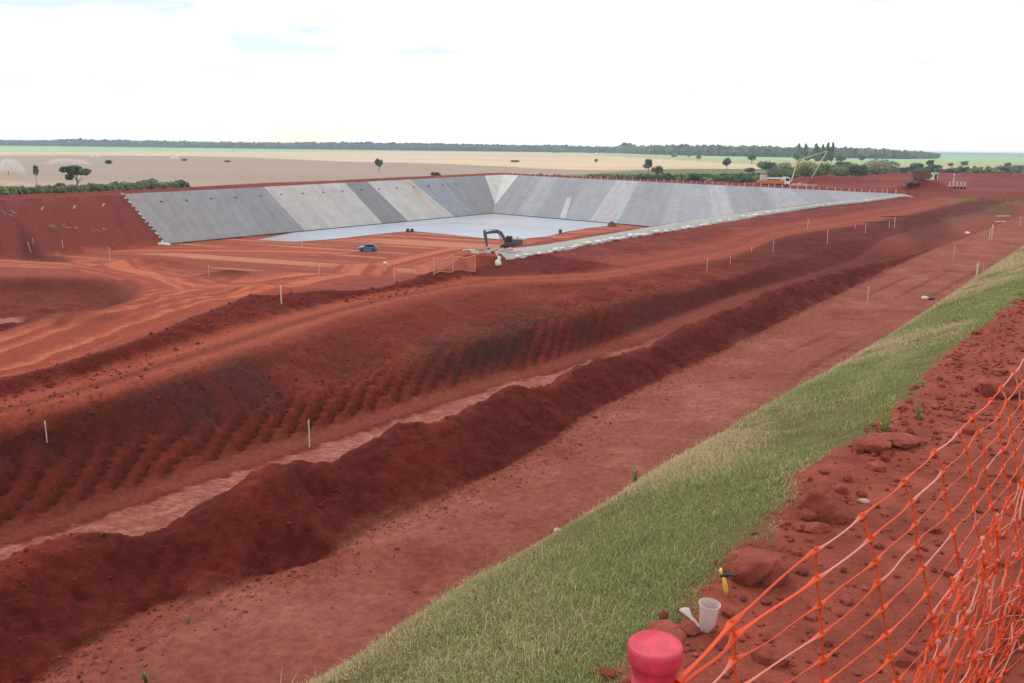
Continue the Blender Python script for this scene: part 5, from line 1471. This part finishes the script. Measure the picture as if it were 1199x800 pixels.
# ------------------------------------------------------------------ litter at the turf edge
q = ground(827, 737); sc = np.linalg.norm(q) / F_PX
M_CUP = mat('cloudy_plastic', (.74, .62, .58), .35, spec=.5, trans=.45)
cup = thing('plastic_cup', 'cloudy white plastic cup standing in the red dirt at the turf edge', 'cup', tuple(q + np.array([0, 0, .0])), 0)
H_, rt, rb = 30.0 * sc * 1.05, 11.0 * sc, 8.2 * sc
b = MB()
prof = [(0.0, .004), (rb, 0.0), (rb * 1.02, H_ * .05), (rb + (rt - rb) * .55, H_ * .62), (rt * .96, H_ * .90), (rt, H_ * .985), (rt * 1.06, H_), (rt * 1.05, H_ * .985), (rt * .97, H_ * .96), (rt * .93, H_ * .88), (rb + (rt - rb) * .5, H_ * .60), (rb * .95, H_ * .06), (0, .008)]
b.lathe(prof, 28, close=False); b.build('wall', M_CUP, cup, smooth=True)
b = MB(); b.lathe([(rt * .98, H_ * .985), (rt * 1.08, H_ * .99), (rt * 1.09, H_ * 1.008), (rt * 1.0, H_ * 1.01)], 28, close=False); b.build('rim', M_CUP, cup, smooth=True)
cup.rotation_euler = (R(3), R(3), 0)
q = ground(798, 728); q2 = ground(822, 742)
b = MB(); d = q2 - q
pts = [(0, 0, .05), (d[0] * .15, d[1] * .15, .055), (d[0] * .4, d[1] * .4, .04), (d[0] * .75, d[1] * .75, .03), (d[0], d[1], .015)]
b.tube(pts, [.018, .022, .010, .008, .006], 8, flat=.35)
o = b.build('plastic_spoon', M_CUP, smooth=True); o.location = tuple(q); tag(o, 'crumpled clear plastic spoon leaning on the left of the cup', 'spoon')
q = ground(850, 697); sc = np.linalg.norm(q) / F_PX
wr = thing('yellow_wrapper', 'twisted yellow wrapper standing upright between the cup and the biggest lump', 'wrapper', tuple(q))
b = MB(); h = 31 * sc
b.tube([(.0, 0, 0), (-.004, 0, h * .3), (-.012, 0, h * .62), (-.020, 0, h * .78)], [.014, .020, .016, .007], 8, flat=.5)
b.tube([(-.020, 0, h * .76), (-.028, 0, h * .92), (-.024, 0, h * 1.04)], [.006, .015, .004], 8, flat=.45)
b.build('film', mat('yellow_film', (.72, .47, .07), .4, spec=.5, noise=.2, nscale=30), wr, smooth=True)
b = MB(); b.tube([(-.024, -.004, h * .77), (.0, -.006, h * .82), (.025, -.01, h * .80), (.045, -.005, h * .84)], [.007, .006, .005, .003], 6); b.tube([(-.028, 0, h * .74), (-.014, -.004, h * .78), (-.008, 0, h * .74)], [.006, .007, .006], 6)
b.build('tie', M_DARK, wr, smooth=True)
# ------------------------------------------------------------------ fence post and orange netting
FAZ = R(38); fc, fs = math.cos(FAZ), math.sin(FAZ)
A0 = at_dist(767.5, 754, 1.25)
def onplane(px, py, off=0.0):
    """point on the upright plane of the fence; off = metres towards the camera side"""
    d = ray(px, py); kx = A0[0] * fc - A0[1] * fs + off
    y = kx / (d[0] * fc - fs)
    return d * y
def s_of(p): return (p[0] - A0[0]) * fs + (p[1] - A0[1]) * fc
M_CAP = mat('red_plastic', (.56, .035, .075), .5, spec=.45, noise=.28, nscale=45, bump=.0012, bscale=70)
M_PIPE = mat('red_pipe', (.50, .022, .055), .42, spec=.4, noise=.12, nscale=20)
gz = float(hsample(A0[0], A0[1]))
post = thing('fence_post', 'red plastic pipe post with flanged cap in the bottom foreground', 'post', (A0[0], A0[1], gz))
hz = A0[2] - gz; sc = np.linalg.norm(A0) / F_PX
rc = 31 * sc * .98
b = MB(); b.lathe([(0, 0), (rc * .80, -.0015), (rc * .90, .0015), (rc * .97, -.001), (rc, -.006), (rc * 1.005, -.016), (rc * .985, -.026), (rc * .93, -.031), (rc * .84, -.034), (rc * .815, -.05)], 40, (0, 0, hz), close=False); b.build('cap', M_CAP, post, smooth=True)
b = MB(); b.lathe([(rc * .80, -.3), (rc * .80, hz - .046)], 32); b.build('pipe', M_PIPE, post, smooth=True)
top = [(857, 730), (955, 645), (1009, 604.5), (1058, 565), (1094, 529), (1122, 506), (1139, 489), (1160, 469), (1172, 454), (1187, 437), (1199, 420)]
TP = [onplane(*q) for q in top]
Sx = [s_of(p) for p in TP]; Zx = [p[2] for p in TP]
def at_s(px, py, s):
    d = ray(px, py)
    y = (s + A0[0] * fs + A0[1] * fc) / (d[0] * fs + fc)
    return d * y
cols = [(857, 730, 33.0), (955, 645, 31.5), (1009, 604.5, 28.3), (1058, 565, 26.2), (1094, 529, 24.4), (1122, 506, 22.4), (1139, 489, 21.0), (1160, 469, 20.0), (1172, 454, 19.0), (1187, 437, 18.2), (1199, 420, 17.4), (1213, 404, 16.8), (1227, 388, 16.2), (1243, 370, 15.5)]
SS = Sx + [Sx[-1] + .3, Sx[-1] + .62, Sx[-1] + 1.0]
NR = 15
rn = np.random.default_rng(12)
nodes = []
for k, (cx, cy, pt) in enumerate(cols):
    col_n = []
    for r in range(NR):
        wob = 0 if r == 0 else 1
        first = {0: 0.38, 1: 1.0}.get(k, 0.9)
        rr = 0 if r == 0 else first + (r - 1)
        px = cx + wob * (5 if k > 1 else 1) * pt / 26 + pt * (.17 if k > 1 else .04) * rr + wob * rn.normal(0, 1.4) * pt / 26
        py = cy + pt * rr + wob * rn.normal(0, 1.6) * pt / 26
        p = at_s(px, py, SS[k] + .008 * r)
        g = float(hsample(p[0], p[1]))
        p[2] = max(p[2], g + .015 + .01 * rn.random())
        col_n.append(p)
    nodes.append(col_n)
post_n = []
for r in range(NR):
    a = 2.1 + .2 * rn.random()
    post_n.append(np.array([A0[0] + rc * .86 * math.cos(-.6), A0[1] + rc * .86 * math.sin(-.6), A0[2] - .052 - (.016 * min(r, 1) + .050 * max(0, r - 1))]))
net = thing('safety_netting', 'orange plastic safety netting strung from the red post across the right foreground', 'netting', tuple(A0))
OR1, OR2 = np.array(srgb(255, 96, 38)) * .80, np.array(srgb(255, 176, 156)) * .82  # second tone pale pink: stretch whitening plus glare painted into the strand colour
def strand(b, p, q, r0, rm, sag, r_, pale, flat=.35):
    p, q = np.asarray(p) - A0, np.asarray(q) - A0
    n = 9; d = q - p
    side = np.array([-d[1], d[0], 0]); side = side / (np.linalg.norm(side) + 1e-9)
    w1, w2 = r_.normal(0, .0022), r_.normal(0, .0022)
    P_, R_ = [], []
    for i in range(n):
        t = i / (n - 1); e = math.sin(math.pi * t)
        P_.append(p + d * t + np.array([0, 0, -sag * e]) + side * (w1 * e + w2 * math.sin(2 * math.pi * t)))
        R_.append(rm + (r0 - rm) * (abs(2 * t - 1) ** 5))
    c0 = OR1 * r_.uniform(.85, 1.12); 
    base = len(b.v)
    b.tube(P_, R_, 5, flat=flat, cap=False)
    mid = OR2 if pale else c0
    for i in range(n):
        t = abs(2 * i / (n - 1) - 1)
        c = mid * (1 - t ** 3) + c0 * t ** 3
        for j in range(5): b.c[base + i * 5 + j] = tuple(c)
b = MB()
allc = [post_n] + nodes
for k in range(len(allc) - 1):
    for r in range(NR):
        p, q = allc[k][r], allc[k + 1][r]
        ln = np.linalg.norm(np.asarray(q) - p)
        f = 1.5 if (k < 2 and r < 2) else (1.15 if r < 2 else .85)
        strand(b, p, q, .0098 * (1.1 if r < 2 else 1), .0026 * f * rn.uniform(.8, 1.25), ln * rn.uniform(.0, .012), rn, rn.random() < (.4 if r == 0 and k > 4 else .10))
for k in range(1, len(allc)):
    for r in range(NR - 1):
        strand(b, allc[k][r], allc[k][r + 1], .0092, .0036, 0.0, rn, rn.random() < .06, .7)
b.build('mesh_panel', M_NET, net, smooth=True, attr=True)
b = MB()
for k in range(1, len(allc)):
    for r in range(NR):
        p = np.asarray(allc[k][r]) - A0
        s_ = rn.uniform(.75, 1.25)
        b.blob(p, (.0085 * s_, .0040 * s_, .0125 * s_), 1, .25, int(rn.integers(50)), col=OR1 * rn.uniform(.9, 1.1), freq=1.2)
b.build('knot', M_NET, net, smooth=True, attr=True)['kind'] = 'stuff'
# the slack lower part, gathered in folds at the right
def fold(seed, bot, topq, nl, nj, depth_off, name):
    r_ = np.random.default_rng(seed); b = MB(); G = []
    for i in range(nl):
        f = i / (nl - 1); row = []
        bx, by = np.interp(f, [q[0] for q in bot], [q[1] for q in bot]), np.interp(f, [q[0] for q in bot], [q[2] for q in bot])
        tx, ty = np.interp(f, [q[0] for q in topq], [q[1] for q in topq]), np.interp(f, [q[0] for q in topq], [q[2] for q in topq])
        for j in range(nj):
            t = j / (nj - 1)
            px = bx + (tx - bx) * t + r_.normal(0, 2.0) + 5 * math.sin(5 * t + f * 6 + seed); py = by + (ty - by) * t + r_.normal(0, 3.0)
            s = np.interp(px, [957, 1040, 1105, 1150, 1199, 1260], [.75, 1.15, 1.6, 2.05, 2.45, 3.0]) + depth_off + r_.normal(0, .025)
            p = at_s(px, py, s); g = float(hsample(p[0], p[1])); p[2] = max(p[2], g + .01)
            row.append(p)
        G.append(row)
    for i in range(nl):
        for j in range(nj - 1):
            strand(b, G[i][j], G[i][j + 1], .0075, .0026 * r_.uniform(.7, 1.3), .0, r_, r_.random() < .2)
    for i in range(nl - 1):
        for j in range(nj):
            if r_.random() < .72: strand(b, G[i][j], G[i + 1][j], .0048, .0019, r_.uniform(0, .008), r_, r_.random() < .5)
    for i in range(nl):
        for j in range(nj):
            p = np.asarray(G[i][j]) - A0; s_ = r_.uniform(.7, 1.3)
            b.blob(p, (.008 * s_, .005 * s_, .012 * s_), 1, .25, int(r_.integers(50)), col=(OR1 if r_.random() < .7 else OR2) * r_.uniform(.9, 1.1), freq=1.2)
    b.build(name, M_NET, net, smooth=True, attr=True)
fold(1, [(0, 1052, 830), (.5, 1110, 840), (1, 1190, 840)], [(0, 1133, 655), (.35, 1150, 618), (.7, 1180, 590), (1, 1222, 560)], 9, 8, -.10, 'folded_panel')
fold(4, [(0, 1085, 850), (.5, 1140, 850), (1, 1215, 840)], [(0, 1150, 650), (.35, 1172, 600), (.7, 1196, 560), (1, 1230, 520)], 7, 7, -.18, 'folded_panel')
fold(7, [(0, 1062, 815), (.5, 1150, 800), (1, 1230, 790)], [(0, 1118, 690), (.35, 1160, 660), (.7, 1195, 640), (1, 1240, 620)], 6, 5, -.04, 'folded_panel')

# ------------------------------------------------------------------ haze
hb = MB()
hb.box((-15000, -60, -32.0), (15000, 15500, 6.5))
hm_ = bpy.data.materials.new('haze_air'); hm_.use_nodes = True
t_ = hm_.node_tree; t_.nodes.clear()
ho = t_.nodes.new('ShaderNodeOutputMaterial'); hv_ = t_.nodes.new('ShaderNodeVolumePrincipled')
hv_.inputs['Color'].default_value = (0.72, 0.89, 1.0, 1)
hv_.inputs['Density'].default_value = HAZE
hv_.inputs['Anisotropy'].default_value = 0.55
t_.links.new(hv_.outputs['Volume'], ho.inputs['Volume'])
o = hb.build('haze', hm_); o['kind'] = 'stuff'
